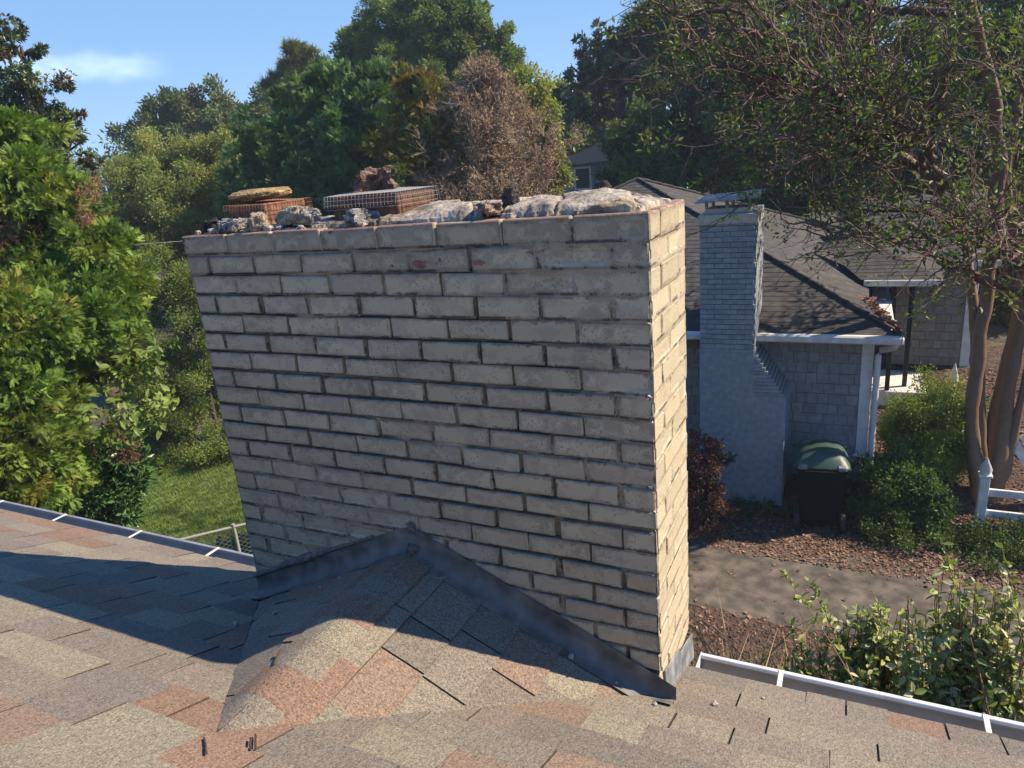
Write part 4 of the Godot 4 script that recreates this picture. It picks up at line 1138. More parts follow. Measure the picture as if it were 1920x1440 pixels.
	tree("red_bush", "purple red leaved bush against the neighbour's chimney foot", [[0.29,-4.04,-7.53,0.2,0.22],[0.26,-4.38,-7.36,0.22,0.3],[0.36,-4.7,-7.21,0.27,0.3],[0.47,-3.97,-7.59,0.16,0.16],[0.48,-4.5,-7.34,0.14,0.3],[0.1,-4.51,-7.25,0.22,0.52]], "broad", "leaf", 170, 14, 0.085, [Color(0.09, 0.04, 0.04), Color(0.14, 0.065, 0.06), Color(0.06, 0.045, 0.03), Color(0.20, 0.12, 0.10)], {"category": "bush", "lump": 0.4, "thick": 0.03})
	# woodland far off
	var far := []
	for k in 46:
		var a := lerpf(-1.35, 0.75, k / 45.0)
		far.append([2.0 + sin(a) * 62.0 + rng.randf_range(-2, 2), G + rng.randf_range(3.0, 5.2), 1.7 - cos(a) * 62.0 + rng.randf_range(-4, 4), rng.randf_range(3.0, 4.5), rng.randf_range(3.0, 4.2)])
	var wood := thing("far_woodland", "distant belt of green woodland along the horizon", "woodland", Vector3(0, G, -60))
	wood.set_meta("kind", "stuff")
	scatter(wood, "crown", leafmesh.broad, M.leaf, leaves(far, 1500, 20, 0.6, gr + dk + lg, {"lump": 0.34}))

func bush(called: String, label: String, lobes: Array, n: int, shoots: Array, base: Vector3) -> void:
	var root := thing(called, label, "bush", base, "silvery bushes below the right gutter")
	var st := MB.new()
	st.col = Color(0.20, 0.12, 0.065)
	var buf := PackedFloat32Array()
	var pal := [Color(0.21, 0.28, 0.08), Color(0.28, 0.33, 0.13), Color(0.17, 0.24, 0.05), Color(0.44, 0.44, 0.27), Color(0.27, 0.32, 0.07), Color(0.36, 0.38, 0.19)]
	var stems := []
	for l: Array in lobes:
		for k in 30:
			var e := Vector3(l[0], l[1], l[2]) + sphere_dir() * Vector3(l[3], l[4], l[3]) * rng.randf_range(0.6, 1.15)
			var s := base + Vector3(rng.randf_range(-0.3, 0.3), 0, rng.randf_range(-0.25, 0.25))
			s = e.lerp(s, 0.3 + 0.3 * rng.randf())
			stems.append([s, (s + e) / 2 + sphere_dir() * 0.05, e + Vector3(0, 0.03, 0)])
	for s: Array in shoots: stems.append(s)
	for s: Array in stems:
		var pts := PackedVector3Array()
		var rr := PackedFloat32Array()
		var sn := 9
		for q in sn:
			var u := q / float(sn - 1)
			pts.append((s[0] as Vector3).lerp(s[1], u).lerp((s[1] as Vector3).lerp(s[2], u), u))
			rr.append(lerpf(0.0042, 0.0016, u))
		st.tube(pts, rr, 4, false)
		var nl := n
		for q in nl:
			var u := pow(rng.randf(), 0.75)
			var p := pts[int(u * (sn - 1))].lerp(pts[mini(int(u * (sn - 1)) + 1, sn - 1)], fposmod(u * (sn - 1), 1.0))
			var z := (sphere_dir() + Vector3(0, 0.45, 0)).normalized()
			var y := (Vector3(0.25, 1, -0.1) + sphere_dir() * 0.7).normalized()
			var x := y.cross(z).normalized()
			y = z.cross(x)
			var k := rng.randf_range(0.026, 0.05)
			put(buf, Basis(x * k, y * k, z * k), p, pal[rng.randi() % pal.size()] * rng.randf_range(0.8, 1.2))
	part(root, "stem", st.mesh(), M.twig, "stuff")
	scatter(root, "foliage", leafmesh.oval, M.silver_leaf, buf)

func near_bushes() -> void:
	bush("silvery_bush", "silvery green leafy bush below the right gutter, nearer the chimney", [[2.11,-2.11,-1.22,0.14,0.1],[2.21,-2.0,-1.3,0.12,0.1],[2.26,-2.12,-1.21,0.16,0.12],[2.09,-2.2,-1.15,0.19,0.1],[2.36,-2.13,-1.19,0.16,0.12],[1.96,-2.17,-1.17,0.07,0.07],[2.27,-1.95,-1.33,0.1,0.07],[2.37,-2.01,-1.29,0.12,0.09],[2.26,-2.21,-1.14,0.14,0.07]], 44, [[Vector3(2.28, -2.15, -0.89), Vector3(2.12, -1.98, -1.1), Vector3(1.86, -1.78, -1.34)], [Vector3(2.2, -2.15, -1.0), Vector3(2.12, -1.98, -1.2), Vector3(1.96, -1.84, -1.42)], [Vector3(2.1, -2.3, -1.0), Vector3(2.02, -2.15, -1.15), Vector3(1.9, -2.02, -1.3)]], Vector3(2.2, G, -1.3))
	bush("silvery_bush", "taller silvery green bush with long shoots at the right edge below the gutter", [[2.45,-1.69,-1.01,0.14,0.1],[2.56,-1.58,-1.06,0.12,0.1],[2.65,-1.64,-1.01,0.14,0.14],[2.52,-1.78,-0.93,0.16,0.12],[2.68,-1.78,-0.9,0.12,0.14],[2.6,-1.89,-0.83,0.16,0.08],[2.42,-1.9,-0.86,0.12,0.1]], 44, [[Vector3(2.62, -1.95, -0.72), Vector3(2.54, -1.62, -0.92), Vector3(2.43, -1.36, -1.1)], [Vector3(2.75, -1.9, -0.8), Vector3(2.7, -1.6, -1.0), Vector3(2.64, -1.4, -1.15)]], Vector3(2.65, G, -1.1))
	# pale dry grass
	var root := thing("dry_grass", "tuft of tan dry grass between driveway and right gutter", "grass", Vector3(1.6, G, -3.0))
	var m := MB.new()
	for k in 420:
		var u := rng.randf()
		var b := Vector3(1.0 + 1.3 * u + rng.randfn() * 0.12, gy(1.5, -3.4) + 0.0, -3.6 + rng.randfn() * 0.35)
		b.y = G - 0.05
		var d := Vector3(rng.randfn() * 0.5, 0.75 + rng.randf() * 0.35, rng.randfn() * 0.4)
		m.col = [Color(0.30, 0.21, 0.10), Color(0.22, 0.15, 0.07), Color(0.20, 0.20, 0.06), Color(0.36, 0.27, 0.14)][k % 4]
		var tip := b + d * rng.randf_range(0.5, 1.05) + Vector3(0, -0.1, 0)
		var mid := b.lerp(tip, 0.5) + Vector3(0, 0.16, 0)
		var s := d.cross(Vector3(0.2, 0.1, 1)).normalized() * 0.006
		m.quad(b - s * 2, b + s * 2, mid + s, mid - s)
		m.tri(mid - s, mid + s, tip)
	part(root, "blade", m.mesh(), M.dry, "stuff")
	# ivy beside the mulch
	var iv := thing("ivy", "low ivy ground cover in front of the white fence", "ivy", Vector3(4.0, G, -7.7))
	iv.set_meta("kind", "stuff")
	var lob := []
	for k in 34:
		var x := lerpf(2.3, 6.4, k / 33.0)
		lob.append([x, gy(x, -7.7) + 0.08, -7.75 + 0.25 * sin(k * 2.1), 0.32, 0.16])
	for k in 12: lob.append([-0.2 + k * 0.18, gy(0.5, -7.9) + 0.05, -7.95 + 0.22 * sin(k * 1.7), 0.12, 0.1])
	scatter(iv, "foliage", leafmesh.broad, M.leaf, leaves(lob, 420, 12, 0.085, [Color(0.07, 0.12, 0.03), Color(0.10, 0.15, 0.045), Color(0.05, 0.085, 0.025)], {"lump": 0.45}))


# ---------- bare and multi-trunk trees ----------
func wander(m: MB, from: Vector3, to: Vector3, r0: float, r1: float, bend: float, sides: int, seg: int, lift := 0.0) -> PackedVector3Array:
	var pts := PackedVector3Array()
	var rr := PackedFloat32Array()
	var ln := from.distance_to(to)
	var off := sphere_dir() * bend * ln
	var ph := rng.randf() * 100.0
	for q in seg + 1:
		var u := q / float(seg)
		var p := from.lerp(to, u) + off * sin(u * PI) + Vector3(0, lift * ln * sin(u * PI), 0)
		if q > 0 and q < seg: p += Vector3(fbm.get_noise_2d(ph, q * 47), fbm.get_noise_2d(ph + 30, q * 47), fbm.get_noise_2d(ph + 60, q * 47)) * bend * ln * 0.8
		pts.append(p)
		rr.append(lerpf(r0, r1, u))
	m.tube(pts, rr, sides, false)
	return pts

func brown_tree() -> void:
	var base := Vector3(-5.9, gy(-5.9, -13.6), -13.6)
	var top := Vector3(-5.75, 2.1, -13.6)
	var root := thing("bare_tree", "brown withered conical tree with bare twigs, centre behind the crown", "tree", base)
	var tr := MB.new()
	tr.col = Color(0.10, 0.075, 0.065)
	var trunk := wander(tr, base, top, 0.11, 0.012, 0.01, 7, 16)
	part(root, "trunk", tr.mesh(), M.bark)
	var br := MB.new()
	var buf := PackedFloat32Array()
	for k in 150:
		var u := rng.randf_range(0.42, 0.995)
		var p: Vector3 = trunk[int(u * 16)].lerp(trunk[mini(16, int(u * 16) + 1)], fposmod(u * 16, 1.0))
		var a := rng.randf() * TAU
		var reach := minf(1.4 * pow((1.0 - u) / 0.3, 0.9), 2.1) * rng.randf_range(0.55, 1.0) + 0.08
		var e := p + Vector3(cos(a) * reach, reach * rng.randf_range(0.45, 0.8), sin(a) * reach)
		br.col = Color(0.12, 0.085, 0.07) * rng.randf_range(0.8, 1.2)
		var b := wander(br, p, e, 0.022 * (1.2 - u), 0.004, 0.10, 4, 6)
		for q in 15:
			var s := b[1 + rng.randi() % 6]
			var o := sphere_dir() * 0.16
			var y := ((e - p).normalized() * 0.6 + sphere_dir() * 0.7 + Vector3(0, 0.35, 0)).normalized()
			var x := y.cross(sphere_dir()).normalized()
			var sc := rng.randf_range(0.22, 0.42)
			put(buf, Basis(x * sc, y * sc, x.cross(y) * sc), s + o, [Color(0.27, 0.18, 0.115), Color(0.33, 0.23, 0.145), Color(0.21, 0.145, 0.10), Color(0.37, 0.28, 0.18)][rng.randi() % 4] * rng.randf_range(0.8, 1.15))
	part(root, "branch", br.mesh(), M.twig, "stuff")
	scatter(root, "crown", leafmesh.twiglet, M.dry, buf)

func crape_myrtle() -> void:
	var root := thing("crape_myrtle", "large multi stemmed tree with smooth tan and red bark and bare twigs at right", "tree", Vector3(3.82, gy(3.82, -8.75), -8.75))
	var T := [
		[[[3.77,-4.67,-8.7],[3.62,-3.78,-8.88],[3.6,-2.97,-8.94],[3.6,-2.04,-8.96],[3.63,-1.16,-9.0],[3.57,-0.32,-8.97],[3.4,0.55,-8.9],[3.15,1.26,-8.77],[2.95,1.81,-8.62]], [0.107, 0.093, 0.083, 0.077, 0.077, 0.076, 0.069, 0.056, 0.034], Color(0.17, 0.11, 0.07)],
		[[[3.59,-2.97,-8.94],[3.49,-2.06,-9.07],[3.37,-1.45,-9.2],[3.19,-0.96,-9.18],[2.83,-0.45,-8.84],[2.19,0.18,-8.49],[1.7,0.59,-8.17]], [0.065, 0.056, 0.047, 0.043, 0.034, 0.026, 0.013], Color(0.15, 0.06, 0.036)],
		[[[3.83,-4.62,-8.78],[3.75,-3.7,-9.11],[3.67,-2.84,-9.28],[3.5,-1.98,-9.4],[3.33,-1.2,-9.44],[3.1,-0.49,-9.32]], [0.060, 0.052, 0.043, 0.039, 0.030, 0.022], Color(0.15, 0.06, 0.036)],
		[[[4.01,-4.57,-8.71],[4.09,-3.72,-8.82],[4.15,-2.85,-8.88],[4.14,-2.02,-8.88],[4.0,-1.17,-8.94],[3.8,-0.34,-8.94]], [0.060, 0.052, 0.043, 0.039, 0.030, 0.022], Color(0.17, 0.10, 0.065)],
		[[[3.94,-4.58,-8.72],[3.97,-3.43,-8.84],[3.99,-2.57,-8.88],[4.04,-1.6,-8.76],[4.03,-0.7,-8.67],[3.85,0.25,-8.54],[3.77,1.0,-8.31]], [0.103, 0.086, 0.076, 0.065, 0.052, 0.039, 0.026], Color(0.17, 0.09, 0.055)],
		[[[3.87,-4.67,-8.8],[3.91,-3.71,-9.18],[4.04,-2.56,-9.4],[4.02,-1.71,-9.47],[3.81,-0.88,-9.51],[3.74,0.04,-9.36],[3.81,0.88,-9.33]], [0.103, 0.082, 0.069, 0.056, 0.047, 0.039, 0.026], Color(0.16, 0.07, 0.042)],
	]
	var nodes := []
	for t: Array in T:
		var raw: Array = t[0]
		var pts := PackedVector3Array()
		var rr := PackedFloat32Array()
		var m := MB.new()
		for k in raw.size() - 1:
			var p0 := Vector3(raw[maxi(k - 1, 0)][0], raw[maxi(k - 1, 0)][1], raw[maxi(k - 1, 0)][2])
			var p1 := Vector3(raw[k][0], raw[k][1], raw[k][2])
			var p2 := Vector3(raw[k + 1][0], raw[k + 1][1], raw[k + 1][2])
			var p3 := Vector3(raw[mini(k + 2, raw.size() - 1)][0], raw[mini(k + 2, raw.size() - 1)][1], raw[mini(k + 2, raw.size() - 1)][2])
			for q in 6:
				var u := q / 6.0
				pts.append(p1.cubic_interpolate(p2, p0, p3, u) + Vector3(fbm.get_noise_2d(k * 60 + q * 10, 5), 0, fbm.get_noise_2d(k * 60 + q * 10, 55)) * 0.05)
				rr.append(lerpf(t[1][k], t[1][k + 1], u) * (1.0 + 0.25 * fbm.get_noise_2d(k * 80 + q * 14, t[1][0] * 900)))
		if pts[0].y < -4.0:
			pts[0].y = gy(pts[0].x, pts[0].z) - 0.15
			rr[0] *= 1.25
		m.tube(pts, rr, 12, false)
		for k in m.c.size():
			var p := m.v[k]
			var s := fbm.get_noise_3d(p.x * 28, p.y * 5, p.z * 28)
			m.c[k] = (t[2] as Color).lerp(Color(0.21, 0.13, 0.082), clampf(0.4 + s * 2.2, 0.0, 1.0)).lerp(Color(0.21, 0.062, 0.028), clampf(-s * 2.6 - 0.15, 0.0, 0.9))
		part(root, "trunk", m.mesh(), M.smooth_bark)
		for k in range(pts.size() / 2, pts.size()): nodes.append(pts[k])
	var goals := [[0.66,0.98,-8.0],[2.23,0.33,-7.11],[-0.21,1.72,-7.26],[3.92,0.54,-9.58],[1.74,0.42,-7.39],[2.44,-0.49,-8.64],[2.73,0.08,-7.08],[2.83,0.31,-7.88],[-0.55,1.59,-8.91],[3.58,-0.26,-9.92],[1.36,0.04,-8.37],[3.45,-0.71,-7.07],[0.15,0.51,-8.17],[2.28,1.36,-8.54],[1.24,1.47,-8.76],[2.23,-0.59,-9.18],[3.88,-0.9,-10.07],[2.47,1.92,-9.67],[3.82,-0.99,-8.62],[2.66,1.71,-9.59],[2.06,1.27,-7.03],[3.2,-0.98,-7.05],[2.89,0.78,-7.34],[0.72,0.28,-9.77],[-0.44,2.37,-8.8],[0.89,-0.19,-10.16],[1.9,-0.71,-7.9],[0.1,2.01,-7.15],[1.46,0.57,-7.39],[-0.67,2.01,-9.67],[3.33,0.87,-8.35],[1.89,0.4,-8.91],[2.06,0.47,-10.08],[1.78,1.15,-9.29],[0.36,1.96,-9.95],[1.91,0.61,-6.91],[1.52,0.62,-6.92],[2.27,0.3,-7.09],[2.33,0.89,-9.17],[1.06,0.41,-9.35],[-0.82,1.27,-9.75],[0.61,1.29,-8.74],[1.04,1.38,-7.81],[1.26,0.68,-7.86],[1.39,0.15,-6.95],[2.12,0.05,-7.94],[1.33,-0.82,-7.4],[1.8,-1.06,-7.71],[2.31,-1.13,-7.19],[2.85,-1.24,-7.45],[3.12,-1.0,-7.76],[1.04,-0.24,-7.22],[0.18,1.42,-7.3],[-0.13,1.69,-7.29],[0.36,0.99,-7.28]]
	var limb := MB.new()
	var twig := MB.new()
	var buf := PackedFloat32Array()
	for g: Array in goals:
		var goal := Vector3(g[0], g[1], g[2])
		# start from the trunk point that lies lower and near
		var best: Vector3 = nodes[0]
		var cost := 1e9
		for p: Vector3 in nodes:
			var d := p.distance_to(goal) + 1.2 * absf(p.y - (goal.y - 0.7)) + rng.randf() * 0.5
			if d < cost:
				cost = d
				best = p
		limb.col = [Color(0.20, 0.13, 0.09), Color(0.17, 0.07, 0.045), Color(0.24, 0.18, 0.135), Color(0.16, 0.09, 0.06)][rng.randi() % 4]
		var L := wander(limb, best, goal, rng.randf_range(0.03, 0.06), 0.010, 0.09, 6, 12, 0.06)
		for k in 11:
			var s: Vector3 = L[3 + rng.randi() % 10]
			var dir := ((goal - best).normalized() * 0.9 + sphere_dir() * 0.85).normalized()
			var e := s + dir * rng.randf_range(0.5, 1.3)
			twig.col = [Color(0.13, 0.075, 0.052), Color(0.11, 0.05, 0.034), Color(0.17, 0.125, 0.095)][rng.randi() % 3]
			var S := wander(twig, s, e, 0.011, 0.004, 0.10, 4, 6)
			for q in 5:
				var s2: Vector3 = S[1 + rng.randi() % 6]
				var d2 := (dir * 0.7 + sphere_dir()).normalized()
				var e2 := s2 + d2 * rng.randf_range(0.18, 0.55)
				twig.col = [Color(0.11, 0.07, 0.052), Color(0.09, 0.048, 0.036), Color(0.15, 0.11, 0.085)][rng.randi() % 3]
				var Z := wander(twig, s2, e2, 0.005, 0.002, 0.12, 3, 4)
				if rng.randf() < 0.17:
					for w in 2:
						var y := (d2 + sphere_dir() * 0.9 + Vector3(0, 0.3, 0)).normalized()
						var x := y.cross(sphere_dir()).normalized()
						var sc := rng.randf_range(0.10, 0.18)
						put(buf, Basis(x * sc, y * sc, x.cross(y) * sc), Z[1 + rng.randi() % 4] + sphere_dir() * 0.04, [Color(0.085, 0.135, 0.032), Color(0.12, 0.18, 0.042), Color(0.060, 0.10, 0.026), Color(0.17, 0.23, 0.06)][rng.randi() % 4] * rng.randf_range(0.8, 1.2))
	# the drooping branch in front of the wing
	limb.col = Color(0.34, 0.29, 0.23)
	var dp := PackedVector3Array()
	for p: Array in [[3.47,-1.38,-8.69],[3.16,-1.51,-8.3],[2.91,-1.83,-7.95],[2.78,-1.97,-7.83],[2.64,-2.07,-7.82],[2.63,-2.38,-7.74]]: dp.append(Vector3(p[0], p[1], p[2]))
	limb.tube(dp, PackedFloat32Array([0.024, 0.022, 0.019, 0.015, 0.010, 0.004]), 6, false)
	part(root, "limb", limb.mesh(), M.bark, "stuff")
	part(root, "twig", twig.mesh(), M.twig, "stuff")
	scatter(root, "foliage", leafmesh.broad, M.leaf, buf)


# ---------- the neighbour's house ----------
func slope_courses(m: MB, A: Vector3, B: Vector3, Ct: Vector3, Dt: Vector3, n: int, k: Color) -> void:
	# courses from the eave A-B up to Dt-Ct (A below Dt, B below Ct)
	var nn := (B - A).cross(Dt - A).normalized()
	if nn.y < 0: nn = -nn
	for q in n:
		var u := q / float(n)
		var v := (q + 1) / float(n)
		var a := A.lerp(Dt, u) + nn * 0.008
		var b := B.lerp(Ct, u) + nn * 0.008
		var c := B.lerp(Ct, v) + nn * 0.003
		var d := A.lerp(Dt, v) + nn * 0.003
		var parts := 14
		for s in parts:
			m.col = k * rng.randf_range(0.86, 1.14)
			var s0 := s / float(parts)
			var s1 := (s + 1) / float(parts)
			m.quado(a.lerp(b, s0), a.lerp(b, s1), d.lerp(c, s1), d.lerp(c, s0), a - nn)
			m.quado(a.lerp(b, s0), a.lerp(b, s1), a.lerp(b, s1) - nn * 0.008, a.lerp(b, s0) - nn * 0.008, d)

func shake(parent: Node3D, lo: Vector3, hi: Vector3, mesh: Mesh, k: Color) -> void:
	var o := MeshInstance3D.new()
	o.name = "siding_shingle"
	o.mesh = mesh
	o.material_override = M["siding_%d" % (rng.randi() % 3)]
	parent.add_child(o, true)
	o.global_transform = Transform3D(Basis.from_scale(hi - lo), (lo + hi) * 0.5)

func neighbour() -> void:
	for k in 3: mat("siding_%d" % k, Color(0.27, 0.275, 0.28) * [0.92, 1.0, 1.08][k], 0.8, tex.soft, 1.4)
	for k in 3: mat("wing_%d" % k, Color(0.25, 0.225, 0.185) * [0.92, 1.0, 1.08][k], 0.8, tex.soft, 1.4)
	for k in 3: mat("block_%d" % k, Color(0.28, 0.32, 0.345) * [0.92, 1.0, 1.07][k], 0.75, tex.soft, 1.6)
	var house := thing("grey_house", "grey shingle sided neighbour's house with dark hip roof and painted brick chimney", "house", Vector3(-2.2, G, -13.4))
	var ZW := -8.85
	var XR := 2.36
	var body := MB.new()
	body.plain(Vector3(-6.8, G - 0.4, -18.0), Vector3(XR, -2.47, ZW))
	var wall := part(house, "wall", body.mesh(), M.grey_wall)
	var unit := MB.new()
	unit.box(Vector3(-0.5, -0.5, -0.5), Vector3(0.5, 0.5, 0.5), 0.02)
	var um := unit.mesh()
	var row := 0
	var y := -4.50
	while y < -2.62:
		for span: Array in [[-0.75, 0.13], [0.86, 2.21]]:
			var x: float = span[0] - rng.randf() * 0.1
			while x < span[1]:
				var w := rng.randf_range(0.11, 0.23)
				var x1 := minf(x + w - 0.008, span[1])
				if x1 - maxf(x, span[0]) > 0.03:
					shake(wall, Vector3(maxf(x, span[0]), y + rng.randf_range(-0.006, 0.004), ZW), Vector3(x1, minf(y + 0.150, -2.56), ZW + 0.022), um, Color.WHITE)
				x += w
		y += 0.156
		row += 1
	var fnd := MB.new()
	fnd.plain(Vector3(-6.82, G - 0.4, -18.02), Vector3(XR + 0.015, -4.53, ZW + 0.03))
	part(house, "foundation", fnd.mesh(), M.grey_wall)
	var cb := MB.new()
	cb.box(Vector3(2.215, -4.60, ZW - 0.02), Vector3(XR + 0.01, -2.5, ZW + 0.034), 0.006)
	part(house, "corner_board", cb.mesh(), M.white_paint)
	# roof: a square hip; its right slope is cut where the porch wing begins
	var r := MB.new()
	var k := Color(0.088, 0.083, 0.082)
	var apex := Vector3(-2.2, -0.40, -13.4)
	var c0 := Vector3(2.68, -2.45, -8.5)
	var c1 := Vector3(-7.1, -2.45, -8.5)
	var c2 := Vector3(-7.1, -2.45, -18.3)
	var c3 := Vector3(2.68, -2.45, -18.3)
	slope_courses(r, c1, c0, apex, apex, 40, k)
	slope_courses(r, c2, c1, apex, apex, 30, k)
	slope_courses(r, c3, c2, apex, apex, 30, k)
	var cut := Vector3(2.28, -2.282, -10.1)
	slope_courses(r, c0, cut, apex, apex, 40, k)
	slope_courses(r, cut, Vector3(2.28, -2.282, -18.1), apex, apex, 40, k)
	slope_courses(r, Vector3(2.28, -2.30, -18.1), c3, apex, apex, 20, k)
	var roof := part(house, "roof", r.mesh(), M.far_roof)
	var ridge := MB.new()
	ridge.col = Color(0.08, 0.073, 0.07)
	for e: Vector3 in [c0, c1, c2, c3]:
		for q in 24:
			var a := e.lerp(apex, q / 24.0) + Vector3(0, 0.03, 0)
			var b := e.lerp(apex, (q + 1.05) / 24.0) + Vector3(0, 0.018, 0)
			ridge.bar(a, b, 0.032, 5)
	part(roof, "hip_cap", ridge.mesh(), M.far_roof, "stuff")
	var debris := PackedFloat32Array()
	for q in 420:
		var u := rng.randf()
		var p := c0.lerp(cut, u) + Vector3(-rng.randf() * 0.14 * (0.4 + u), 0.05, 0)
		put(debris, Basis.from_euler(Vector3(rng.randf() - 0.5, rng.randf() * TAU, rng.randf() - 0.5)).scaled(Vector3.ONE * rng.randf_range(0.05, 0.1)), p, [Color(0.26, 0.14, 0.09), Color(0.2, 0.11, 0.08), Color(0.33, 0.2, 0.14)][q % 3])
	scatter(roof, "leaf_debris", flat_leaf(0.5, 0.16), M.dry, debris)
	var soffit := MB.new()
	soffit.plain(Vector3(-7.05, -2.53, -18.2), Vector3(2.62, -2.50, -8.52))
	part(roof, "soffit", soffit.mesh(), M.white_paint)
	var gt := MB.new()
	gt.box(Vector3(-7.1, -2.55, -8.52), Vector3(2.70, -2.44, -8.40), 0.02)
	part(house, "gutter", gt.mesh(), M.white_paint)
	var ds := MB.new()
	ds.tube(PackedVector3Array([Vector3(2.62, -2.52, -8.46), Vector3(2.60, -2.60, -8.50), Vector3(2.46, -2.70, -8.74), Vector3(2.42, -2.80, -8.79), Vector3(2.42, -4.35, -8.79), Vector3(2.41, -4.46, -8.70), Vector3(2.40, -4.5, -8.62)]), PackedFloat32Array([0.045, 0.045, 0.045, 0.045, 0.045, 0.045, 0.045]), 8)
	part(house, "downspout", ds.mesh(), M.white_paint)
	var sp := MB.new()
	sp.tube(PackedVector3Array([Vector3(2.21, -4.36, -8.75), Vector3(2.21, -4.32, -8.75), Vector3(2.21, -4.28, -8.75)]), PackedFloat32Array([0.13, 0.09, 0.02]), 10)
	part(house, "downspout_diverter", sp.mesh(), M.white_paint)  # white diverter by the downspout, gives no light
	# chimney stack
	var ZC := -8.15
	var st := MB.new()
	st.plain(Vector3(0.155, G - 0.3, ZW - 0.3), Vector3(0.845, -0.72, ZC - 0.03))
	var stack := part(house, "chimney_stack", st.mesh(), M.block_1)
	var low := MB.new()
	low.col = Color(1, 1, 1)
	low.box(Vector3(0.12, G - 0.3, ZW - 0.02), Vector3(0.875, -2.60, ZC + 0.004), 0.01)
	low.box(Vector3(0.60, G - 0.3, ZW - 0.019), Vector3(1.30, -3.27, ZC + 0.001), 0.01)
	part(stack, "rendered_base", low.mesh(), M.block_1)
	for q in 11:
		var s := MB.new()
		s.box(Vector3(0.80, -3.27 + q * 0.052, ZW + 0.0), Vector3(1.28 - q * 0.037, -3.27 + (q + 1) * 0.052 - 0.003, ZC - 0.003), 0.006)
		part(stack, "shoulder_brick", s.mesh(), M["block_%d" % (q % 3)])
	var cy := -2.60
	var course := 0
	while cy < -0.86:
		for face in 2:
			var x0 := 0.13 if face == 0 else -0.55
			var x1 := 0.865 if face == 0 else 0.0
			var x := x0 - (0.1 if course % 2 else 0.0)
			while x < x1 - 0.01:
				var a := maxf(x, x0)
				var b := minf(x + 0.205 - 0.005, x1)
				if b - a > 0.03:
					var o := MeshInstance3D.new()
					o.name = "brick"
					o.mesh = um
					o.material_override = M["block_%d" % (rng.randi() % 3)]
					stack.add_child(o, true)
					var lo := Vector3(a, cy + 0.004, ZC - 0.06) if face == 0 else Vector3(0.80, cy + 0.004, ZC - 0.067 + a)
					var hi := Vector3(b, cy + 0.067, ZC + rng.randf_range(-0.002, 0.003)) if face == 0 else Vector3(0.865, cy + 0.067, ZC - 0.067 + b)
					if face == 1: lo.z = maxf(lo.z, ZC - 0.61)
					o.global_transform = Transform3D(Basis.from_scale(hi - lo), (lo + hi) * 0.5)
				x += 0.205
		cy += 0.071
		course += 1
	var cap := MB.new()
	cap.box(Vector3(0.115, -0.87, ZC - 0.66), Vector3(0.885, -0.74, ZC + 0.02), 0.008)
	cap.box(Vector3(0.19, -0.739, ZC - 0.6), Vector3(0.80, -0.665, ZC - 0.06), 0.008)
	var corbel := part(stack, "cap_course", cap.mesh(), M.cream_paint)
	corbel.set_meta("label", "cream painted cap course")
	var lid := MB.new()
	lid.hexa([Vector3(0.08, -0.585, ZC + 0.06), Vector3(0.90, -0.545, ZC + 0.06), Vector3(0.90, -0.50, ZC - 0.72), Vector3(0.08, -0.54, ZC - 0.72), Vector3(0.08, -0.567, ZC + 0.06), Vector3(0.90, -0.527, ZC + 0.06), Vector3(0.90, -0.482, ZC - 0.72), Vector3(0.08, -0.522, ZC - 0.72)])
	part(stack, "metal_cap", lid.mesh(), M.metal_cap)
	for x: float in [0.21, 0.48, 0.77]:
		for z: float in [ZC - 0.08, ZC - 0.58]:
			var p := MB.new()
			p.box(Vector3(x - 0.02, -0.664, z - 0.02), Vector3(x + 0.02, -0.56 + x * 0.04, z + 0.02), 0.003)
			part(stack, "cap_post", p.mesh(), M.flashing_grey)
	# porch roof and rear wing
	var wing := thing("house_wing", "grey house's set back rear wing with porch roof and dark porch posts", "house wing", Vector3(3.2, -4.1, -13.5))
	var wb := MB.new()
	wb.plain(Vector3(2.37, -4.6, -17.0), Vector3(3.98, -2.12, -12.6))
	var ww := part(wing, "wall", wb.mesh(), M.wing_1)
	var yy := -4.0
	while yy < -2.2:
		var x := 2.72 - rng.randf() * 0.1
		while x < 3.82:
			var w := rng.randf_range(0.13, 0.24)
			var x1 := minf(x + w - 0.008, 3.83)
			if x1 - x > 0.03:
				var o := MeshInstance3D.new()
				o.name = "siding_shingle"
				o.mesh = um
				o.material_override = M["wing_%d" % (rng.randi() % 3)]
				ww.add_child(o, true)
				var lo := Vector3(x, yy, -12.6)
				var hi := Vector3(x1, yy + 0.15, -12.58)
				o.global_transform = Transform3D(Basis.from_scale(hi - lo), (lo + hi) * 0.5)
			x += w
		yy += 0.157
	var tb := MB.new()
	tb.box(Vector3(3.84, -4.1, -12.62), Vector3(4.0, -2.12, -12.565), 0.006)
	part(wing, "corner_board", tb.mesh(), M.white_paint)
	var wr := MB.new()
	slope_courses(wr, Vector3(2.1, -2.06, -12.3), Vector3(4.45, -2.06, -12.3), Vector3(4.45, -1.1, -15.0), Vector3(2.1, -1.1, -15.0), 20, k)
	slope_courses(wr, Vector3(4.45, -2.06, -17.4), Vector3(2.1, -2.06, -17.4), Vector3(2.1, -1.1, -15.0), Vector3(4.45, -1.1, -15.0), 16, k)
	var q0 := Vector3(2.16, -2.15, -11.0)
	var q1 := Vector3(3.31, -2.15, -11.0)
	var q2 := Vector3(1.42, -1.72, -12.5)
	slope_courses(wr, q0, q1, Vector3(2.2, -1.66, -12.5), q2, 12, k * 0.8)
	slope_courses(wr, q1, Vector3(3.5, -2.12, -12.5), Vector3(2.2, -1.66, -12.5), Vector3(2.2, -1.66, -12.5), 10, k * 0.8)
	var wroof := part(wing, "roof", wr.mesh(), M.far_roof)
	var wf := MB.new()
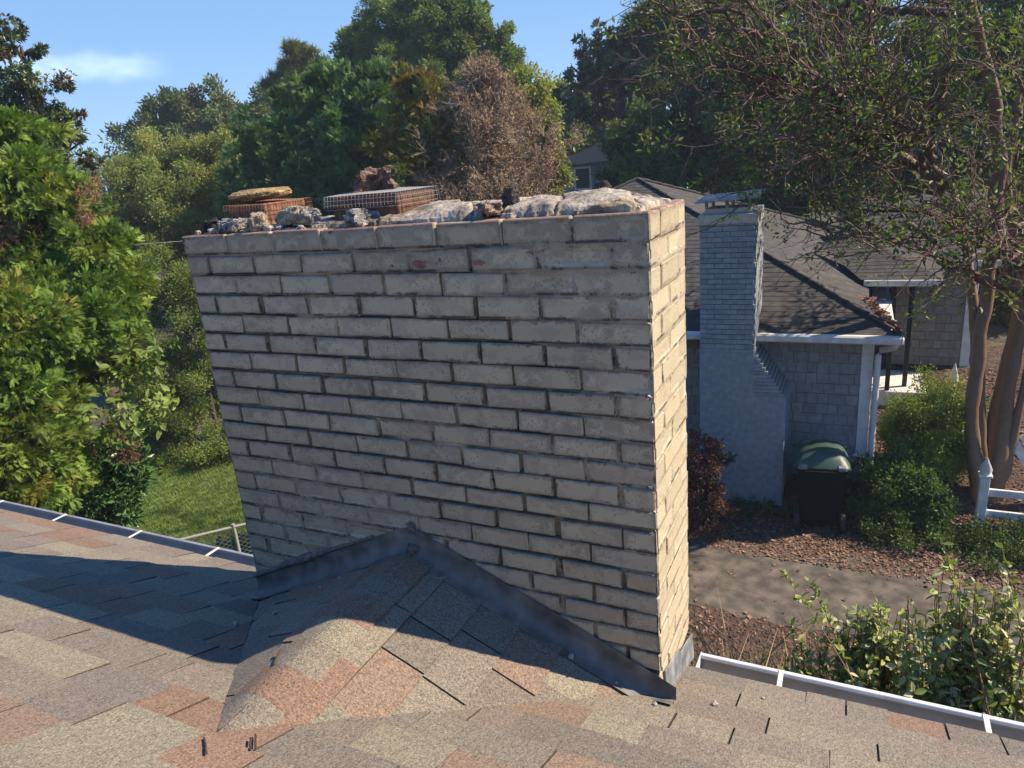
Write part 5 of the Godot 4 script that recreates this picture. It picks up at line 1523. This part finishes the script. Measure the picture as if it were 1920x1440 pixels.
	wf.box(Vector3(2.1, -2.17, -12.33), Vector3(4.47, -2.06, -12.27), 0.01)
	wf.box(Vector3(2.2, -2.25, -11.02), Vector3(3.33, -2.15, -10.96), 0.01)
	part(wroof, "fascia", wf.mesh(), M.white_paint)
	var floor_slab := MB.new()
	floor_slab.box(Vector3(2.37, -4.4, -12.55), Vector3(3.25, -4.05, -11.05), 0.01)
	part(wing, "porch_floor", floor_slab.mesh(), M.white_paint)
	for x: float in [2.66, 2.93]:
		var p := MB.new()
		p.box(Vector3(x - 0.035, -4.05, -11.15 - (x - 2.66)), Vector3(x + 0.035, -2.2, -11.08 - (x - 2.66)), 0.005)
		part(wing, "porch_post", p.mesh(), M.dark)
	var door := MB.new()
	door.plain(Vector3(2.38, -4.05, -12.598), Vector3(2.68, -2.2, -12.575))
	part(wing, "doorway", door.mesh(), M.dark)

func wheeled_bin() -> void:
	var root := thing("wheeled_bin", "dark wheeled rubbish bin with domed green lid beside the neighbour's chimney", "bin", Vector3(1.79, gy(1.79, -7.95), -7.95))
	root.rotation.y = 0.10
	var P := func(mesh: Mesh, called: String, m: Material) -> Node3D:
		var o := MeshInstance3D.new()
		o.name = called
		o.mesh = mesh
		o.material_override = m
		root.add_child(o, true)
		return o
	var b := MB.new()
	b.hexa([Vector3(-0.24, 0.05, -0.26), Vector3(0.24, 0.05, -0.26), Vector3(0.24, 0.05, 0.22), Vector3(-0.24, 0.05, 0.22), Vector3(-0.30, 0.95, -0.36), Vector3(0.30, 0.95, -0.36), Vector3(0.30, 0.95, 0.34), Vector3(-0.30, 0.95, 0.34)])
	b.box(Vector3(-0.33, 0.90, -0.39), Vector3(0.33, 0.965, 0.375), 0.015)
	P.call(b.mesh(), "body", M.bin_body)
	var l := MB.new()
	var G2 := PackedVector3Array()
	for q in 11:
		for a in 11:
			var u := a / 10.0 * 2 - 1
			var v := q / 10.0 * 2 - 1
			var e := (1.0 - pow(absf(u), 5)) * (1.0 - pow(absf(v), 5))
			G2.append(Vector3(u * 0.345, 0.968 + 0.13 * e + 0.045 * e * (1.0 - v * v) + 0.02 * (1.0 if absf(u) < 0.35 else 0.0) * e, -v * 0.40))
	l.grid(10, 10, G2, PackedVector2Array())
	l.plain(Vector3(-0.345, 0.955, -0.40), Vector3(0.345, 0.972, 0.40))
	var lid: Node3D = P.call(l.mesh(), "lid", M.bin_lid)
	for s: float in [-0.24, 0.24]:
		var h := MB.new()
		h.box(Vector3(s - 0.055, 0.95, 0.36), Vector3(s + 0.055, 1.01, 0.43), 0.012)
		var o := MeshInstance3D.new()
		o.name = "hinge"
		o.mesh = h.mesh()
		o.material_override = M.flashing_grey
		lid.add_child(o, true)
	var bar := MB.new()
	bar.bar(Vector3(-0.22, 0.93, 0.43), Vector3(0.22, 0.93, 0.43), 0.016, 8)
	for s: float in [-0.22, 0.0, 0.22]: bar.bar(Vector3(s, 0.93, 0.36), Vector3(s, 0.93, 0.43), 0.014, 6)
	P.call(bar.mesh(), "handle", M.bin_body)
	for s: float in [-0.29, 0.29]:
		var w := MB.new()
		w.tube(PackedVector3Array([Vector3(s - 0.03, 0.13, 0.27), Vector3(s + 0.03, 0.13, 0.27)]), PackedFloat32Array([0.13, 0.13]), 16)
		P.call(w.mesh(), "wheel", M.dark)

func fences() -> void:
	var f := thing("white_fence", "white post and rail fence with pointed post cap at the right edge", "fence", Vector3(3.72, gy(3.72, -8.2), -8.2))
	var y0 := gy(3.72, -8.2)
	for x: float in [3.72, 6.1]:
		var p := MB.new()
		p.box(Vector3(x - 0.055, y0 - 0.1, -8.25), Vector3(x + 0.055, y0 + 0.74, -8.14), 0.006)
		var post := part(f, "post", p.mesh(), M.white_paint)
		var c := MB.new()
		c.box(Vector3(x - 0.075, y0 + 0.741, -8.27), Vector3(x + 0.075, y0 + 0.775, -8.12), 0.006)
		c.tube(PackedVector3Array([Vector3(x, y0 + 0.775, -8.195), Vector3(x, y0 + 0.84, -8.195), Vector3(x, y0 + 0.88, -8.195), Vector3(x, y0 + 1.0, -8.195)]), PackedFloat32Array([0.06, 0.075, 0.06, 0.006]), 8)
		part(post, "post_cap", c.mesh(), M.white_paint)
	for h: float in [0.17, 0.47]:
		var r := MB.new()
		r.box(Vector3(3.776, y0 + h, -8.215), Vector3(6.044, y0 + h + 0.10, -8.175), 0.005)
		part(f, "rail", r.mesh(), M.white_paint)
	for k in 3:
		var m := MB.new()
		var b := Vector3(4.55 + k * 0.16, gy(4.5, -8.9), -8.75)
		var t := b + Vector3(-0.52, 0.86, -0.1)
		var s := Vector3(0.045, 0.03, 0)
		m.hexa([b - s, b + s, b + s + Vector3(0, 0, 0.02), b - s + Vector3(0, 0, 0.02), t - s, t + s, t + s + Vector3(0, 0, 0.02), t - s + Vector3(0, 0, 0.02)])
		whole("picket", m.mesh(), M.white_paint, ["leaning white picket behind the fence, nearest the trunks", "middle one of three leaning white pickets behind the fence", "leaning white picket behind the fence, farthest from the trunks"][k], "picket", "leaning white pickets")
	var fp := MB.new()
	var py := gy(3.62, -11.2)
	fp.box(Vector3(3.57, py - 0.1, -11.25), Vector3(3.67, -3.85, -11.15), 0.006)
	fp.tube(PackedVector3Array([Vector3(3.62, -3.85, -11.2), Vector3(3.62, -3.78, -11.2), Vector3(3.62, -3.56, -11.2)]), PackedFloat32Array([0.07, 0.065, 0.006]), 8)
	whole("fence_post", fp.mesh(), M.white_paint, "white pointed post top showing above the rounded bush", "post")
	# chain link
	var A := Vector3(-6.3, G, -1.75)
	var B := Vector3(-2.9, G, -5.45)
	var cl := thing("chain_link_fence", "grey chain link fence beyond the left gutter's end", "fence", (A + B) / 2)
	for u: float in [0.0, 0.333, 0.5, 0.667, 1.0]:
		var p := MB.new()
		var b := A.lerp(B, u)
		p.bar(b, b + Vector3(0, 1.24, 0), 0.022, 8)
		part(cl, "post", p.mesh(), M.wire)
	var rail := MB.new()
	rail.bar(A + Vector3(0, 1.2, 0), B + Vector3(0, 1.2, 0), 0.018, 8)
	part(cl, "top_rail", rail.mesh(), M.wire)
	var wm := MB.new()
	var ln := A.distance_to(B)
	var d := (B - A) / ln
	var sp := 0.085
	var n := int(ln / sp)
	for k in n:
		for s: int in [0, 1]:
			var pts := PackedVector3Array()
			var rr := PackedFloat32Array()
			for q in 21:
				var zig := 0.0425 * (1.0 if (q % 2 == 0) else -1.0)
				pts.append(A + d * (k * sp + 0.0425 + (zig if s == 0 else -zig)) + Vector3(0, 0.03 + q * 0.057, 0))
				rr.append(0.0042)
			if s == 0: wm.tube(pts, rr, 3, false)
			elif k % 1 == 0: wm.tube(pts, rr, 3, false)
	part(cl, "wire_mesh", wm.mesh(), M.flashing_grey, "stuff")

func far_things() -> void:
	var h := thing("blue_house", "distant blue house with grey gable roof between brown tree and vent", "house", Vector3(-8.2, G, -31.0))
	var b := MB.new()
	b.plain(Vector3(-10.0, G, -34.0), Vector3(-5.5, 0.02, -29.0))
	part(h, "wall", b.mesh(), M.blue_wall)
	var r := MB.new()
	r.col = Color(0.30, 0.24, 0.20)
	r.hexa([Vector3(-10.4, -0.14, -28.5), Vector3(-5.1, -0.02, -28.5), Vector3(-5.1, -0.02, -34.5), Vector3(-10.4, -0.14, -34.5), Vector3(-10.4, -0.02, -28.5), Vector3(-7.4, 0.85, -28.5), Vector3(-7.4, 0.85, -34.5), Vector3(-10.4, -0.02, -34.5)])
	part(h, "roof", r.mesh(), M.plain)
	var w := MB.new()
	w.box(Vector3(-9.5, -1.25, -29.02), Vector3(-8.7, -0.25, -28.96), 0.01)
	var win := part(h, "window", w.mesh(), M.white_paint)
	var p := MB.new()
	p.plain(Vector3(-9.42, -1.17, -28.97), Vector3(-8.78, -0.33, -28.95))
	part(win, "pane", p.mesh(), M.pane)
	var v := thing("roof_vent", "dark ribbed round vent on the grey house's roof behind the crown", "vent", Vector3(-2.35, -1.2, -11.5))
	var m := MB.new()
	m.tube(PackedVector3Array([Vector3(-2.35, -1.3, -11.5), Vector3(-2.35, -0.58, -11.5)]), PackedFloat32Array([0.11, 0.11]), 12)
	part(v, "pipe", m.mesh(), M.dark)
	var t := MB.new()
	var pts := PackedVector3Array()
	var rr := PackedFloat32Array()
	for q in 9:
		var a := q / 8.0 * PI
		pts.append(Vector3(-2.35, -0.44 - 0.14 * cos(a), -11.5))
		rr.append(0.02 + 0.15 * sin(a))
	t.tube(pts, rr, 18)
	var dome := part(v, "turbine", t.mesh(), M.dark)
	var fins := MB.new()
	for q in 18:
		var a := TAU * q / 18.0
		fins.tube(PackedVector3Array([Vector3(-2.35 + 0.1 * cos(a), -0.56, -11.5 + 0.1 * sin(a)), Vector3(-2.35 + 0.178 * cos(a + 0.15), -0.44, -11.5 + 0.178 * sin(a + 0.15)), Vector3(-2.35 + 0.1 * cos(a + 0.3), -0.32, -11.5 + 0.1 * sin(a + 0.3))]), PackedFloat32Array([0.006, 0.009, 0.006]), 4)
	part(dome, "fin", fins.mesh(), M.flashing, "stuff")
	var wi := MB.new()
	var wp := PackedVector3Array()
	var wr := PackedFloat32Array()
	for q in 25:
		var u := q / 24.0
		wp.append(Vector3(-13.0, -0.55, -3.5).lerp(Vector3(-5.0, -0.95, -16.5), u) + Vector3(0, -0.3 * (1 - pow(2 * u - 1, 2)) + 0.2, 0))
		wr.append(0.005)
	wi.tube(wp, wr, 4, false)
	whole("utility_wire", wi.mesh(), M.wire, "thin wire running behind the chimney's top left corner", "wire")


func sky_cover() -> ImageTexture:
	# one thin streak of cloud low on the left and a few more round the sky
	var w := 2048
	var h := 1024
	var im := Image.create(w, h, false, Image.FORMAT_RGBA8)
	im.fill(Color(1, 1, 1, 0))
	var streaks := [[305.31713343722015,8.41503373416016,5.4,0.95,0.34],[30,24,9,2,0.4],[95,30,12,2.5,0.35],[310,28,10,2,0.4],[200,35,11,2,0.3]]
	for s: Array in streaks:
		var lon: float = s[0]
		var lat: float = s[1]
		for y in range(int((90 - lat - s[3] * 1.6) / 180.0 * h), int((90 - lat + s[3] * 1.6) / 180.0 * h) + 1):
			for x in range(int((lon - s[2] * 1.6) / 360.0 * w), int((lon + s[2] * 1.6) / 360.0 * w) + 1):
				var u: float = (x / float(w) * 360.0 - lon) / s[2]
				var v: float = ((90.0 - y / float(h) * 180.0) - lat) / s[3]
				v += 0.3 * fbm.get_noise_2d(x * 4.0, y * 2.0 + lon)
				var a := (1.0 - smoothstep(0.45, 1.15, absf(u))) * (1.0 - smoothstep(0.2, 1.2, absf(v)))
				a *= 0.7 + 0.4 * fbm.get_noise_2d(x * 5.0, y * 16.0)
				if a > 0.003:
					var xx := posmod(x, w)
					im.set_pixel(xx, y, Color(0.9, 0.9, 0.92, clampf(a * s[4], 0, 0.5)))
	return ImageTexture.create_from_image(im)


func _ready() -> void:
	rng.seed = 4242
	fbm.seed = 5
	fbm.frequency = 0.02
	fbm.fractal_octaves = 4
	var cam := Camera3D.new()
	cam.name = "camera"
	add_child(cam)
	cam.position = Vector3(2.0856, 0.1412, 1.7136)
	cam.basis = Basis.from_euler(Vector3(-0.303205, 0.470634, -0.088533))
	cam.fov = 57.39
	cam.near = 0.05
	cam.far = 900.0
	cam.current = true
	var env := Environment.new()
	env.background_mode = Environment.BG_SKY
	env.tonemap_mode = Environment.TONE_MAPPER_LINEAR
	env.tonemap_exposure = 2.0
	env.fog_enabled = true
	env.fog_density = 0.0013
	env.fog_light_color = Color(0.80, 0.88, 0.96)
	env.background_energy_multiplier = 0.8
	env.sdfgi_enabled = true
	env.ssao_enabled = true
	env.ssil_enabled = true
	var sm := ProceduralSkyMaterial.new()
	sm.sky_top_color = Color(0.28, 0.475, 0.735)
	sm.sky_horizon_color = Color(0.62, 0.76, 0.88)
	sm.sky_curve = 0.16
	sm.ground_bottom_color = Color(0.25, 0.24, 0.18)
	sm.ground_horizon_color = Color(0.55, 0.66, 0.72)
	sm.sky_cover = sky_cover()
	sm.sun_angle_max = 12.0
	var sky := Sky.new()
	sky.sky_material = sm
	env.sky = sky
	var we := WorldEnvironment.new()
	we.name = "world"
	we.environment = env
	add_child(we)
	var sun := DirectionalLight3D.new()
	sun.name = "sun"
	sun.light_energy = 1.6
	sun.light_color = Color(1.0, 0.92, 0.81)
	sun.light_angular_distance = 0.53
	sun.shadow_enabled = true
	add_child(sun)
	sun.basis = Basis.looking_at(-SUN.normalized())
	make_textures()
	materials()
	chimney_texture()
	leaf_meshes()
	ground()
	our_roof()
	chimney()
	neighbour()
	gutters()
	trees()
	brown_tree()
	crape_myrtle()
	near_bushes()
	far_things()
	fences()
	wheeled_bin()
	chimney_top()
	roof_litter()
